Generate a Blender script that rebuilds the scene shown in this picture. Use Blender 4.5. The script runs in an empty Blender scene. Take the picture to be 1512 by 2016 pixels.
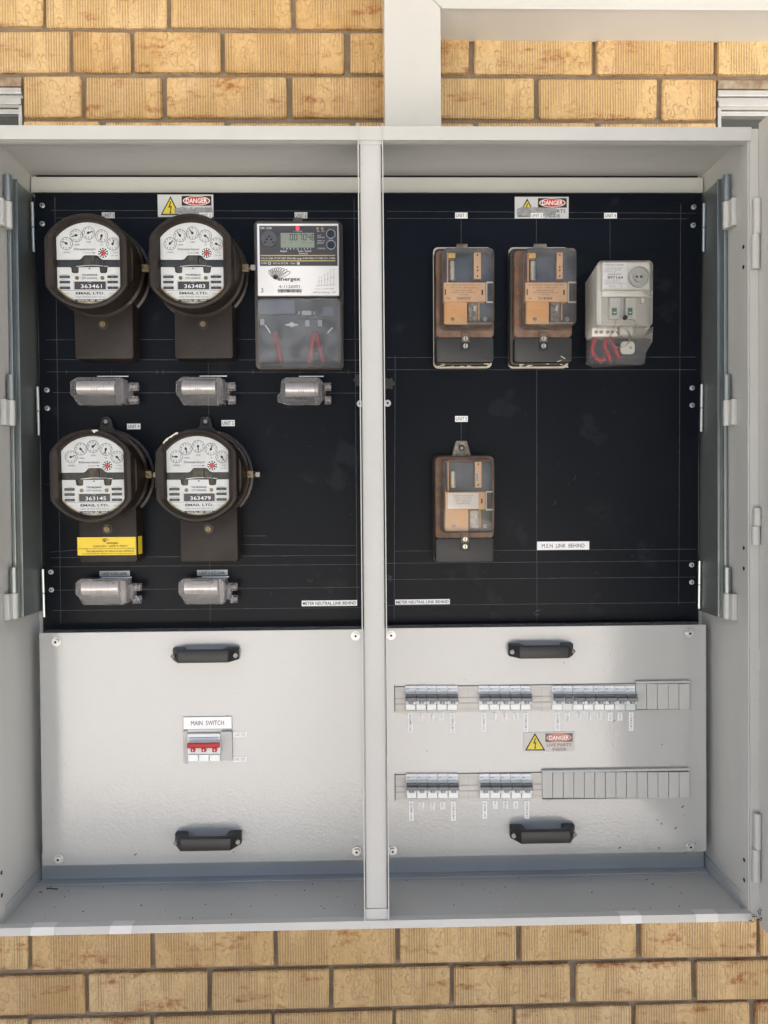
import bpy, bmesh, math, random
from mathutils import Matrix, Vector
random.seed(7)
PI = math.pi
S = bpy.context.scene
COL = S.collection
# ---------------------------------------------------------------- camera
EYE = Vector((0.0, -1.5169, 1.55))
PITCH, ROLL, YAW, FPX = -0.01493, 0.00809, -0.02215, 1530.0
RM = Matrix.Rotation(YAW, 3, 'Z') @ Matrix.Rotation(PITCH, 3, 'X') @ Matrix.Rotation(ROLL, 3, 'Y')
cd = bpy.data.cameras.new("camera"); cam = bpy.data.objects.new("camera", cd); COL.objects.link(cam)
cd.sensor_fit = 'VERTICAL'; cd.sensor_height = 24.0; cd.lens = 24.0 * FPX / 2016.0
cd.clip_start = 0.02; cd.clip_end = 500
m3 = Matrix((RM.col[0], RM.col[2], -RM.col[1])).transposed()
cam.matrix_world = Matrix.Translation(EYE) @ m3.to_4x4()
S.camera = cam
# ---------------------------------------------------------------- light
SUN_EL, SUN_AZ = math.radians(69), math.radians(24)     # the sun stands behind the wall, the ground in front is lit
W = bpy.data.worlds.new("World"); S.world = W; W.use_nodes = True
wn = W.node_tree.nodes; wl = W.node_tree.links
sky = wn.new('ShaderNodeTexSky'); sky.sky_type = 'NISHITA'; sky.sun_disc = False
sky.sun_elevation = SUN_EL; sky.sun_rotation = SUN_AZ; sky.air_density = 0.7; sky.dust_density = 6.0; sky.ozone_density = 0.3
wl.new(sky.outputs[0], wn['Background'].inputs['Color']); wn['Background'].inputs['Strength'].default_value = 0.095
sd = bpy.data.lights.new("sun", 'SUN'); sd.energy = 5.0; sd.angle = math.radians(0.6); sd.color = (1.0, 0.95, 0.885)
sun = bpy.data.objects.new("sun", sd); COL.objects.link(sun)
dirv = Vector((math.sin(SUN_AZ) * math.cos(SUN_EL), math.cos(SUN_AZ) * math.cos(SUN_EL), math.sin(SUN_EL)))
sun.rotation_euler = dirv.to_track_quat('Z', 'Y').to_euler(); sun.location = (0, 3, 6)
S.view_settings.view_transform = 'Standard'; S.view_settings.look = 'None'
S.view_settings.exposure = 2.12; S.view_settings.gamma = 1.0
S.cycles.max_bounces = 10; S.cycles.diffuse_bounces = 5; S.cycles.glossy_bounces = 4; S.cycles.transparent_max_bounces = 24
S.cycles.caustics_reflective = False; S.cycles.caustics_refractive = False

# ---------------------------------------------------------------- frames (real planes the things are fixed to)
KD = 0.787        # cabinet drawing units to metres (breaker modules are 17.7 mm wide, bricks 230 mm long)
def real(p): return Vector((p[0] * KD, EYE.y + (p[1] - EYE.y) * KD, EYE.z + (p[2] - EYE.z) * KD))
class Frame:
    """a plane y = y0 at z = z0, leaning by `lean`; u runs right, w up the plane, off out towards the viewer"""
    def __init__(s, y0, z0=0.0, lean=0.0, k=KD):
        s.D = Vector((0, y0, z0)); s.k = k; s.O = real(s.D) if k != 1 else s.D; s.lean = lean
        s.R = Matrix.Rotation(lean, 3, 'X'); s.U = s.R @ Vector((1, 0, 0)); s.V = s.R @ Vector((0, 0, 1)); s.N = s.R @ Vector((0, -1, 0))
    def uv(s, px, py, off=0.0):
        d = RM @ Vector(((px - 756) / FPX, 1, -(py - 1008) / FPX))
        o = s.O + s.N * off * s.k
        t = (o - EYE).dot(s.N) / d.dot(s.N); P = EYE + d * t - o
        return P.dot(s.U) / s.k, P.dot(s.V) / s.k
    def at(s, u, w, off=0.0): return s.O + (s.U * u + s.V * w + s.N * off) * s.k
WALL = Frame(0.0, k=1)
FRONT = Frame(-0.006)
BACK = Frame(0.21)
COV = Frame(0.155)
LEAN = math.atan2(0.028, 0.83)
PAN = Frame(0.199, 1.55 - 0.23, LEAN)

# ---------------------------------------------------------------- materials
MATS = {}
def mat(name, col, rough=0.5, metal=0.0, spec=0.5, bump=None, var=None, coat=0.0, dirt=None, wave=0.0):
    """bump=(scale, strength[, distance]); var=(scale, amount, colour2) ; dirt=(scale, threshold, colour)"""
    if name in MATS: return MATS[name]
    m = bpy.data.materials.new(name); m.use_nodes = True; n = m.node_tree.nodes; l = m.node_tree.links
    b = n['Principled BSDF']; b.inputs['Roughness'].default_value = rough; b.inputs['Metallic'].default_value = metal
    b.inputs['Specular IOR Level'].default_value = spec; b.inputs['Coat Weight'].default_value = coat; b.inputs['Coat Roughness'].default_value = 0.08
    c4 = (col[0], col[1], col[2], 1); b.inputs['Base Color'].default_value = c4
    geo = n.new('ShaderNodeNewGeometry'); src = geo.outputs['Position']; cur = None
    def noise(sc, det=3, rg=0.55):
        t = n.new('ShaderNodeTexNoise'); t.inputs['Scale'].default_value = sc; t.inputs['Detail'].default_value = det; t.inputs['Roughness'].default_value = rg
        l.new(src, t.inputs['Vector']); return t.outputs['Fac']
    def mix(fac, a, bb):
        x = n.new('ShaderNodeMix'); x.data_type = 'RGBA'; l.new(fac, x.inputs[0])
        if hasattr(a, 'links'): l.new(a, x.inputs[6])
        else: x.inputs[6].default_value = a
        x.inputs[7].default_value = bb; return x.outputs[2]
    def ramp(f, a, bb, top=1.0):
        r = n.new('ShaderNodeMapRange'); r.inputs[1].default_value = a; r.inputs[2].default_value = bb; r.inputs[4].default_value = top
        l.new(f, r.inputs[0]); return r.outputs[0]
    cur = c4
    if var: cur = mix(ramp(noise(var[0]), 0.35, 0.65, var[1]), cur, (*var[2], 1))
    if dirt: cur = mix(ramp(noise(dirt[0], 5, 0.6), dirt[1], dirt[1] + 0.06), cur, (*dirt[2], 1))
    if hasattr(cur, 'links'): l.new(cur, b.inputs['Base Color'])
    if bump:
        bp = n.new('ShaderNodeBump'); bp.inputs['Strength'].default_value = bump[1]; bp.inputs['Distance'].default_value = bump[2] if len(bump) > 2 else 0.001
        hh = noise(bump[0], 2)
        if wave:
            w2 = n.new('ShaderNodeMath'); w2.operation = 'MULTIPLY_ADD'; w2.inputs[1].default_value = wave; l.new(noise(2.6, 1), w2.inputs[0]); l.new(hh, w2.inputs[2]); hh = w2.outputs[0]
        l.new(hh, bp.inputs['Height']); l.new(bp.outputs[0], b.inputs['Normal']); l.new(bp.outputs[0], b.inputs['Coat Normal'])
    MATS[name] = m; return m

def clear(name, tint=(1, 1, 1), body=(0.7, 0.7, 0.68), haze=0.2, rough=0.08, bump=None, cloud=None, edge=0.45, ior=1.34):
    """clear plastic: see-through with a fresnel gloss and a little milky body"""
    if name in MATS: return MATS[name]
    m = bpy.data.materials.new(name); m.use_nodes = True; n = m.node_tree.nodes; l = m.node_tree.links
    b = n['Principled BSDF']; b.inputs['Base Color'].default_value = (*body, 1); b.inputs['Roughness'].default_value = rough
    t = n.new('ShaderNodeBsdfTransparent'); t.inputs[0].default_value = (*tint, 1)
    g = n.new('ShaderNodeBsdfGlossy'); g.inputs['Roughness'].default_value = rough
    lw = n.new('ShaderNodeFresnel'); lw.inputs['IOR'].default_value = ior
    m1 = n.new('ShaderNodeMixShader'); m2 = n.new('ShaderNodeMixShader'); m1.inputs[0].default_value = haze
    l.new(t.outputs[0], m1.inputs[1]); l.new(b.outputs[0], m1.inputs[2])
    l.new(lw.outputs[0], m2.inputs[0]); l.new(m1.outputs[0], m2.inputs[1]); l.new(g.outputs[0], m2.inputs[2])
    l.new(m2.outputs[0], n['Material Output'].inputs['Surface'])
    fc = n.new('ShaderNodeLayerWeight'); fc.inputs['Blend'].default_value = 0.5; pw = n.new('ShaderNodeMath'); pw.operation = 'POWER'; pw.inputs[1].default_value = 2.0; l.new(fc.outputs['Facing'], pw.inputs[0])
    ed = n.new('ShaderNodeMath'); ed.operation = 'MULTIPLY_ADD'; ed.inputs[1].default_value = edge; ed.inputs[2].default_value = haze; l.new(pw.outputs[0], ed.inputs[0]); l.new(ed.outputs[0], m1.inputs[0])
    geo = n.new('ShaderNodeNewGeometry')
    if cloud:
        x = n.new('ShaderNodeTexNoise'); x.inputs['Scale'].default_value = cloud[0]; x.inputs['Detail'].default_value = 4
        r = n.new('ShaderNodeMapRange'); r.inputs[1].default_value = .35; r.inputs[2].default_value = .7; r.inputs[3].default_value = haze * 0.6; r.inputs[4].default_value = cloud[1]
        l.new(geo.outputs['Position'], x.inputs['Vector']); l.new(x.outputs['Fac'], r.inputs[0]); l.new(r.outputs[0], ed.inputs[2])
    if bump:
        x = n.new('ShaderNodeTexNoise'); x.inputs['Scale'].default_value = bump[0]; bp = n.new('ShaderNodeBump'); bp.inputs['Strength'].default_value = bump[1]; bp.inputs['Distance'].default_value = .001
        l.new(geo.outputs['Position'], x.inputs['Vector']); l.new(x.outputs['Fac'], bp.inputs['Height']); l.new(bp.outputs[0], g.inputs['Normal']); l.new(bp.outputs[0], lw.inputs['Normal'])
    MATS[name] = m; return m

def glow(name, col, strength):
    m = bpy.data.materials.new(name); m.use_nodes = True; b = m.node_tree.nodes['Principled BSDF']
    b.inputs['Base Color'].default_value = (*col, 1); b.inputs['Emission Color'].default_value = (*col, 1); b.inputs['Emission Strength'].default_value = strength
    MATS[name] = m; return m

def brick_mat():
    m = bpy.data.materials.new("combed_brick"); m.use_nodes = True; n = m.node_tree.nodes; l = m.node_tree.links
    b = n['Principled BSDF']; b.inputs['Roughness'].default_value = 0.8; b.inputs['Specular IOR Level'].default_value = 0.3
    geo = n.new('ShaderNodeNewGeometry'); P = geo.outputs['Position']; oi = n.new('ShaderNodeObjectInfo')
    def N(t, **k):
        x = n.new(t)
        for a, v in k.items(): x.inputs[a].default_value = v
        return x
    def rng(src, a, c, d=0.0, e=1.0):
        r = n.new('ShaderNodeMapRange'); l.new(src, r.inputs[0])
        for i, v in ((1, a), (2, c), (3, d), (4, e)): r.inputs[i].default_value = v
        return r.outputs[0]
    def ma(op, a, c):
        x = n.new('ShaderNodeMath'); x.operation = op
        for i, v in ((0, a), (1, c)):
            if hasattr(v, 'links'): l.new(v, x.inputs[i])
            else: x.inputs[i].default_value = v
        return x.outputs[0]
    def mixc(f, a, c):
        x = n.new('ShaderNodeMix'); x.data_type = 'RGBA'; l.new(f, x.inputs[0])
        for i, v in ((6, a), (7, c)):
            if hasattr(v, 'links'): l.new(v, x.inputs[i])
            else: x.inputs[i].default_value = (*v, 1)
        return x.outputs[2]
    # per-brick offset so that no two bricks repeat
    off = n.new('ShaderNodeCombineXYZ'); l.new(ma('MULTIPLY', oi.outputs['Random'], 37.0), off.inputs[1])
    add = n.new('ShaderNodeVectorMath'); add.operation = 'ADD'; l.new(P, add.inputs[0]); l.new(off.outputs[0], add.inputs[1]); Q = add.outputs[0]
    def noise(vec, sc, det=3, rg=.55):
        x = N('ShaderNodeTexNoise', Scale=sc, Detail=det, Roughness=rg); l.new(vec, x.inputs['Vector']); return x.outputs['Fac']
    # combed ribs: noise stretched along z gives uneven widths, plus a regular comb
    st = n.new('ShaderNodeVectorMath'); st.operation = 'MULTIPLY'; l.new(Q, st.inputs[0]); st.inputs[1].default_value = (1, 1, 0.045)
    rib = N('ShaderNodeTexWave', Scale=62.0, Distortion=1.6, Detail=2.0); rib.inputs['Detail Scale'].default_value = 3.0; l.new(st.outputs[0], rib.inputs['Vector'])
    ribf = rng(rib.outputs['Fac'], 0.08, 0.5)
    ribn = noise(st.outputs[0], 260, 2)
    # flattened drops, in patches
    st4 = n.new('ShaderNodeVectorMath'); st4.operation = 'MULTIPLY'; l.new(Q, st4.inputs[0]); st4.inputs[1].default_value = (1, 1, 0.62)
    vor = N('ShaderNodeTexVoronoi', Scale=88.0); l.new(st4.outputs[0], vor.inputs['Vector'])
    dist = ma('MULTIPLY', rng(vor.outputs['Distance'], 0.50, 0.36, .25, 1.5), rng(noise(Q, 70, 2), .38, .5, .5, 1))
    st2 = n.new('ShaderNodeVectorMath'); st2.operation = 'MULTIPLY'; l.new(Q, st2.inputs[0]); st2.inputs[1].default_value = (1, 1, 0.18)
    patch = rng(noise(st2.outputs[0], 20, 2), 0.50, 0.57)
    hgt = n.new('ShaderNodeMix'); hgt.data_type = 'FLOAT'; l.new(patch, hgt.inputs[0]); l.new(ma('MULTIPLY', ribf, rng(ribn, .3, .6, .55, 1.0)), hgt.inputs[2]); l.new(dist, hgt.inputs[3])
    H = hgt.outputs[0]
    ringd = ma('ABSOLUTE', ma('SUBTRACT', vor.outputs['Distance'], .45), 0.0); ringf = rng(ringd, .02, .07, .62, 1.0)  # outline shading of the drops, painted into the colour as dark rings
    hc = n.new('ShaderNodeMix'); hc.data_type = 'FLOAT'; l.new(patch, hc.inputs[0]); l.new(ribf, hc.inputs[2]); l.new(ringf, hc.inputs[3]); HC = hc.outputs[0]
    bp = N('ShaderNodeBump', Strength=0.85, Distance=0.0020); l.new(ma('ADD', H, ma('MULTIPLY', noise(Q, 500, 3), .25)), bp.inputs['Height']); l.new(bp.outputs[0], b.inputs['Normal'])
    # clay colour: cream to tan between bricks, darker grooves, shading painted round drops, russet scorch
    tone = rng(oi.outputs['Random'], 0.1, .9)
    c = mixc(tone, (0.67, 0.485, 0.245), (0.56, 0.36, 0.155))
    c = mixc(rng(noise(Q, 9, 4), .4, .7, 0, .6), c, (0.72, 0.53, 0.31))
    c = mixc(rng(noise(Q, 160, 4), .35, .75, 0, .35), c, (0.36, 0.22, 0.09))
    c = mixc(rng(HC, 0.0, 0.8, .50, 0), c, (0.26, 0.145, 0.055))
    st3 = n.new('ShaderNodeVectorMath'); st3.operation = 'MULTIPLY'; l.new(Q, st3.inputs[0]); st3.inputs[1].default_value = (.6, 1, 1.8)
    sc = ma('MULTIPLY', rng(noise(st3.outputs[0], 17, 4, .65), .55, .66, 0, .8), rng(noise(Q, 90, 3), .35, .6))
    c = mixc(sc, c, (0.30, 0.085, 0.025))
    sp = N('ShaderNodeTexVoronoi', Scale=160.0); l.new(Q, sp.inputs['Vector'])
    c = mixc(ma('MULTIPLY', rng(sp.outputs['Distance'], .14, .2, .8, 0), rng(noise(Q, 45, 1), .6, .64)), c, (0.10, 0.065, 0.035))
    l.new(c, b.inputs['Base Color'])
    MATS['combed_brick'] = m; return m
BRICK = brick_mat()
MORTAR = mat("mortar", (0.28, 0.225, 0.165), .95, bump=(350, .8, .002), var=(40, .7, (0.19, 0.145, 0.10)))
PAINT = mat("grey_powder_coat", (0.50, 0.505, 0.48), .34, spec=.5, bump=(420, .22, .0008), wave=5, var=(3, .35, (0.47, 0.48, 0.465)), dirt=(230, .735, (0.12, 0.11, 0.09)))
PAINTC = mat("grey_cover_coat", (0.40, 0.405, 0.39), .16, spec=.7, coat=.7, bump=(260, .16, .0010), wave=18, var=(3, .3, (0.39, 0.395, 0.385)), dirt=(240, .80, (0.12, 0.11, 0.09)))
PAINTW = mat("pale_powder_coat", (0.50, 0.50, 0.475), .38, bump=(420, .2, .0006), var=(12, .4, (0.44, 0.44, 0.415)), dirt=(200, .73, (0.16, 0.15, 0.13)))
DUCT = mat("white_duct", (0.54, 0.545, 0.525), .32, var=(6, .4, (0.48, 0.48, 0.46)), bump=(30, .05, .002))
PANELM = mat("black_panel", (0.0036, 0.0052, 0.0086), 0.34, spec=.11, dirt=(11, .60, (0.011, 0.0135, 0.017)), var=(5, .8, (0.0065, 0.0085, 0.0120)), bump=(600, .12, .0005))
LINE = mat("scribed_pencil", (0.085, 0.088, 0.09), .6, var=(60, .9, (0.03, 0.032, 0.035)))
CHALK = mat("chalk_mark", (0.10, 0.10, 0.10), .8, var=(200, .9, (0.02, 0.02, 0.024)))
GALV = mat("galvanised_steel", (0.33, 0.36, 0.35), .36, metal=.85, var=(9, .6, (0.25, 0.28, 0.275)))
GALVD = mat("dull_zinc_plate", (0.25, 0.28, 0.27), .42, metal=.6, var=(8, .5, (0.19, 0.215, 0.21)), bump=(50, .06, .002))
STEEL = mat("bright_steel", (0.58, 0.58, 0.57), .33, metal=.9)
ALU = mat("aluminium", (0.62, 0.62, 0.60), .35, metal=.7, var=(30, .5, (.5, .5, .48)))
BLACK = mat("black_plastic", (0.012, 0.012, 0.013), .42, var=(30, .4, (.02, .02, .02)))
DARK = mat("dark_recess", (0.008, 0.008, 0.009), .8)
BAKE = mat("brown_bakelite", (0.015, 0.0105, 0.008), .48, spec=.3, var=(22, .8, (0.027, 0.020, 0.015)), dirt=(120, .68, (0.08, 0.058, 0.04)), bump=(140, .35, .001))
BAKEB = mat("worn_bakelite_body", (0.012, 0.009, 0.007), .38, var=(30, .8, (0.034, 0.023, 0.015)), dirt=(70, .63, (0.10, 0.072, 0.045)), bump=(120, .35, .001))
DIAL = mat("dial_white", (0.66, 0.68, 0.67), .5, var=(45, .5, (0.57, 0.56, 0.51)))
STAIN = mat("dial_stain", (0.42, 0.30, 0.14), .6)
INK = mat("black_ink", (0.015, 0.015, 0.016), .5)
INKG = mat("grey_ink", (0.10, 0.10, 0.105), .5)
INKS = mat("faded_ink", (0.22, 0.22, 0.22), .6)
WHT = mat("label_white", (0.86, 0.86, 0.85), .4)
WHTD = mat("label_white_dull", (0.56, 0.58, 0.58), .5)
RED = mat("sign_red", (0.55, 0.03, 0.02), .35)
REDF = mat("faded_sign_red", (0.62, 0.16, 0.08), .4, var=(90, .6, (.5, .22, .14)))
YEL = mat("sign_yellow", (0.75, 0.60, 0.03), .4, var=(70, .4, (.62, .5, .05)))
TAPEY = mat("tape_yellow", (0.84, 0.60, 0.03), .45)
SCR = mat("scratched_grey", (0.35, 0.35, 0.36), .7, bump=(400, .6, .001), var=(120, .9, (.22, .22, .23)))
BRASS = mat("old_brass", (0.22, 0.16, 0.085), .45, metal=.7, var=(200, .7, (.2, .15, .08)))
LEAD = mat("lead_seal", (0.30, 0.28, 0.26), .5, metal=.4)
REDW = mat("red_wire", (0.40, 0.012, 0.02), .35)
BEIGE = mat("beige_plastic", (0.52, 0.50, 0.45), .45)
TAN = mat("tan_paxolin", (0.66, 0.37, 0.15), .5, var=(40, .6, (0.72, 0.43, 0.19)))
TANL = mat("tan_nameplate", (0.70, 0.44, 0.23), .4, var=(70, .6, (0.76, 0.53, 0.32)))
RUST = mat("rust_band", (0.11, 0.062, 0.040), .6, var=(60, .9, (0.20, 0.135, 0.095)), dirt=(150, .57, (0.26, 0.085, 0.022)), bump=(150, .6, .001))
CREAMP = mat("peeling_white_paint", (0.62, 0.58, 0.48), .7, bump=(200, .5, .001))
GREENB = mat("circuit_green", (0.030, 0.050, 0.065), .3, var=(50, .8, (0.06, 0.10, 0.14)))
CAN = mat("capacitor_can", (0.55, 0.55, 0.50), .3, metal=.6, var=(120, .5, (.4, .4, .3)))
YEL2 = mat("yellow_block", (0.65, 0.42, 0.10), .5)
CANW = mat("receiver_case", (0.72, 0.70, 0.64), .4)
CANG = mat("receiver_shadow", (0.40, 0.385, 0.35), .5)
GRN = mat("green_button", (0.02, 0.12, 0.09), .4)
LCD = mat("lcd", (0.26, 0.30, 0.22), .25)
TINB = mat("fuse_tube", (0.74, 0.72, 0.68), .3, metal=.45)
BRK = mat("breaker_body", (0.72, 0.74, 0.74), .4)
BRKG = mat("breaker_toggle", (0.19, 0.20, 0.21), .42)
BRKD = mat("breaker_toggle_recess", (0.09, 0.095, 0.10), .5)
BRKS = mat("breaker_shield", (0.56, 0.60, 0.61), .12, spec=.9, coat=.6)
BLUE = mat("breaker_blue", (0.03, 0.10, 0.28), .5)
REDT = mat("red_toggle", (0.42, 0.012, 0.015), .4)
BLANK = mat("blank_grey", (0.47, 0.47, 0.445), .42)
GLASSM = clear("meter_glass", haze=.0, rough=.02, body=(.6, .6, .6), edge=0, ior=1.22)
CLEARR = clear("relay_cover", tint=(.94, .90, .86), body=(.55, .46, .40), haze=.04, rough=.03, bump=(34, .5), cloud=(30, .12), ior=1.42)
CLEARB = clear("clear_cover", tint=(.94, .94, .93), body=(.80, .78, .75), haze=.06, rough=.05, bump=(80, .3))
CLEARF = clear("link_plastic", tint=(.93, .90, .90), body=(.95, .92, .91), haze=.08, rough=.04, bump=(120, .5), edge=.7, ior=1.42)
FROST = clear("frosted_cover", tint=(.82, .83, .84), body=(.40, .41, .42), haze=.26, rough=.18, bump=(200, .3), cloud=(40, .36))
PANE = mat("window_pane", (0.07, 0.075, 0.072), .1, spec=.35)
CONC = mat("concrete_ground", (0.50, 0.485, 0.465), .9, var=(1.5, .6, (0.42, 0.40, 0.37)), bump=(60, .5, .004))
LED = glow("red_led", (0.9, 0.03, 0.03), .5)
AMB = mat("amber_led", (.5, .3, .05), .3)

# ---------------------------------------------------------------- mesh helpers
def v3(p): return Vector(p)
class MB:
    """collects shapes; local axes: x right, z up, y INTO the wall (so -y is towards the viewer)"""
    def __init__(s): s.bm = bmesh.new(); s.mi = 0
    def faces(s, vs, fs):
        V = [s.bm.verts.new(v) for v in vs]; out = []
        for f in fs:
            try: F = s.bm.faces.new([V[i] for i in f]); F.material_index = s.mi; out.append(F)
            except ValueError: pass
        return V
    def box(s, x0, x1, y0, y1, z0, z1, bev=0.0):
        if x0 > x1: x0, x1 = x1, x0
        if y0 > y1: y0, y1 = y1, y0
        if z0 > z1: z0, z1 = z1, z0
        V = s.faces([(x, y, z) for x in (x0, x1) for y in (y0, y1) for z in (z0, z1)],
                    [(0, 1, 3, 2), (4, 6, 7, 5), (0, 4, 5, 1), (2, 3, 7, 6), (0, 2, 6, 4), (1, 5, 7, 3)])
        if bev:
            E = {e for v in V for e in v.link_edges}
            r = bmesh.ops.bevel(s.bm, geom=list(E), offset=bev, segments=2, profile=.5, affect='EDGES', clamp_overlap=True)
            for f in r['faces']: f.material_index = s.mi
        return s
    def loft(s, rings, cap0=True, cap1=True):
        """rings: lists of equally many 3-d points"""
        R = [[s.bm.verts.new(p) for p in r] for r in rings]; n = len(R[0])
        for a, b in zip(R, R[1:]):
            for i in range(n):
                j = (i + 1) % n; f = s.bm.faces.new((a[i], a[j], b[j], b[i])); f.material_index = s.mi
        if cap0: s.bm.faces.new(R[0][::-1]).material_index = s.mi
        if cap1: s.bm.faces.new(R[-1]).material_index = s.mi
        return s
    def prism(s, poly, y0, y1, bev=0.0):
        """poly in (x, z) drawn anticlockwise seen from the viewer; y1 is the back, y0 the front"""
        if bev:
            cx = sum(p[0] for p in poly) / len(poly); cz = sum(p[1] for p in poly) / len(poly)
            def shr(d):
                n = len(poly); out = []
                for i in range(n):
                    a = Vector(poly[i - 1]); b = Vector(poly[i]); c = Vector(poly[(i + 1) % n])
                    e1 = (b - a).normalized(); e2 = (c - b).normalized()
                    n1 = Vector((-e1.y, e1.x)); n2 = Vector((-e2.y, e2.x)); nn = n1 + n2
                    nn = nn / max(nn.dot(n1), .3); out.append(b + nn * d)
                return out
            A = [(p[0], y0 + bev, p[1]) for p in poly]; B = [(p.x, y0, p.y) for p in shr(bev)]; m = [(p.x, y0 + bev * .3, p.y) for p in shr(bev * .3)]
            return s.loft([[(p[0], y1, p[1]) for p in poly], A, m, B])
        return s.loft([[(p[0], y1, p[1]) for p in poly], [(p[0], y0, p[1]) for p in poly]])
    def flat(s, poly, y):
        """thin single face towards the viewer"""
        s.faces([(p[0], y, p[1]) for p in poly], [tuple(range(len(poly)))]); return s
    def rect(s, x0, z0, x1, z1, y): return s.flat([(min(x0, x1), min(z0, z1)), (max(x0, x1), min(z0, z1)), (max(x0, x1), max(z0, z1)), (min(x0, x1), max(z0, z1))], y)
    def cyl(s, a, b, r, r2=None, n=16, caps=True):
        a = v3(a); b = v3(b); d = (b - a).normalized(); r2 = r if r2 is None else r2
        t = d.orthogonal().normalized(); q = d.cross(t)
        ring = lambda c, rr: [c + (t * math.cos(2 * PI * i / n) + q * math.sin(2 * PI * i / n)) * rr for i in range(n)]
        return s.loft([ring(a, r), ring(b, r2)], caps, caps)
    def tube(s, pts, r, n=8):
        pts = [v3(p) for p in pts]; rings = []
        for i, p in enumerate(pts):
            d = (pts[min(i + 1, len(pts) - 1)] - pts[max(i - 1, 0)]).normalized(); t = d.cross(Vector((0, 1, 0)))
            if t.length < .1: t = d.cross(Vector((1, 0, 0)))
            t.normalize(); q = d.cross(t)
            rings.append([p + (t * math.cos(2 * PI * k / n) + q * math.sin(2 * PI * k / n)) * r for k in range(n)])
        return s.loft(rings)
    def ring(s, cx, cz, ro, ri, y0, y1, n=28, sx=1.0):
        P = lambda r, y: [(cx + r * sx * math.cos(2 * PI * i / n), y, cz + r * math.sin(2 * PI * i / n)) for i in range(n)]
        return s.loft([P(ro, y1), P(ro, y0), P(ri, y0), P(ri, y1)], False, False)
    def disc(s, cx, cz, r, y, n=20, sx=1.0): return s.flat([(cx + r * sx * math.cos(2 * PI * i / n), cz + r * math.sin(2 * PI * i / n)) for i in range(n)], y)
    def stroke(s, pts, w, y):
        """flat line on a face"""
        for a, b in zip(pts, pts[1:]):
            d = Vector((b[0] - a[0], b[1] - a[1])); 
            if d.length == 0: continue
            d.normalize(); q = Vector((-d.y, d.x)) * w / 2; e = d * w * .3
            s.flat([(a[0] - q.x - e.x, a[1] - q.y - e.y), (b[0] - q.x + e.x, b[1] - q.y + e.y), (b[0] + q.x + e.x, b[1] + q.y + e.y), (a[0] + q.x - e.x, a[1] + q.y - e.y)], y)
        return s
    def build(s, name, mats, parent=None, loc=None, rot=None, smooth=False, label=None):
        me = bpy.data.meshes.new(name); bmesh.ops.recalc_face_normals(s.bm, faces=[f for f in s.bm.faces if len(f.verts) > 0])
        s.bm.to_mesh(me); s.bm.free()
        for mm in (mats if isinstance(mats, (list, tuple)) else [mats]): me.materials.append(mm)
        if smooth:
            me.polygons.foreach_set('use_smooth', [True] * len(me.polygons))
            me.set_sharp_from_angle(angle=math.radians(38))
        return link(name, me, parent, loc, rot, label)
def link(name, me, parent=None, loc=None, rot=None, label=None):
    o = bpy.data.objects.new(name, me); COL.objects.link(o)
    if parent: o.parent = parent
    if loc is not None: o.location = loc
    if rot is not None: o.rotation_euler = rot
    if label: o['label'] = label
    return o
def tag(o, label, cat, group=None):
    o['label'] = label; o['category'] = cat
    if group: o['group'] = group
    return o
def thing(name, label, cat, loc=(0, 0, 0), rot=(0, 0, 0), group=None, scale=1.0):
    o = bpy.data.objects.new(name, None); o.empty_display_size = .05; COL.objects.link(o); o.location = loc; o.rotation_euler = rot; o.scale = (scale,) * 3
    return tag(o, label, cat, group)
class Site:
    """thing standing on a frame at pixel (px, py); gives local (x, z) of other pixels at any offset"""
    def __init__(s, fr, px, py, name, label, cat, group=None, base=0.0):
        s.fr = fr; s.u0, s.w0 = fr.uv(px, py, base); s.base = base
        s.o = thing(name, label, cat, fr.at(s.u0, s.w0, base), (fr.lean, 0, 0), group, fr.k)
    def l(s, px, py, off=0.0):
        u, w = s.fr.uv(px, py, s.base + off); return u - s.u0, w - s.w0
    def r(s, x0, y0, x1, y1, off=0.0):
        """pixel rectangle -> x0, x1, z0, z1"""
        a = s.l(x0, (y0 + y1) / 2, off)[0]; b = s.l(x1, (y0 + y1) / 2, off)[0]; c = s.l((x0 + x1) / 2, y1, off)[1]; d = s.l((x0 + x1) / 2, y0, off)[1]
        return a, b, c, d
    def bx(s, mb, x0, y0, x1, y1, oa, ob, bev=0.0):
        """box whose front face (offset ob) covers the pixel rectangle, from offset oa"""
        a, b, c, d = s.r(x0, y0, x1, y1, ob); mb.box(a, b, -oa, -ob, c, d, bev); return mb
    def fl(s, mb, x0, y0, x1, y1, off):
        a, b, c, d = s.r(x0, y0, x1, y1, off); mb.rect(a, c, b, d, -off); return mb
_T = {}
def text_mesh(txt, bold=0.0, sp=1.0):
    k = (txt, bold, sp)
    if k in _T: return _T[k]
    c = bpy.data.curves.new("lettering", 'FONT'); c.body = txt; c.size = 1.0; c.offset = bold * .7 + .001; c.space_character = sp; c.resolution_u = 2; c.align_x = 'CENTER'
    o = bpy.data.objects.new("lettering", c); COL.objects.link(o)
    bpy.context.view_layer.update()
    me = bpy.data.meshes.new_from_object(o.evaluated_get(bpy.context.evaluated_depsgraph_get()))
    bpy.data.objects.remove(o); me.materials.clear()
    xs = [v.co.x for v in me.vertices]; ys = [v.co.y for v in me.vertices]
    _T[k] = (me, min(xs), max(xs), min(ys), max(ys)); return _T[k]
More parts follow.
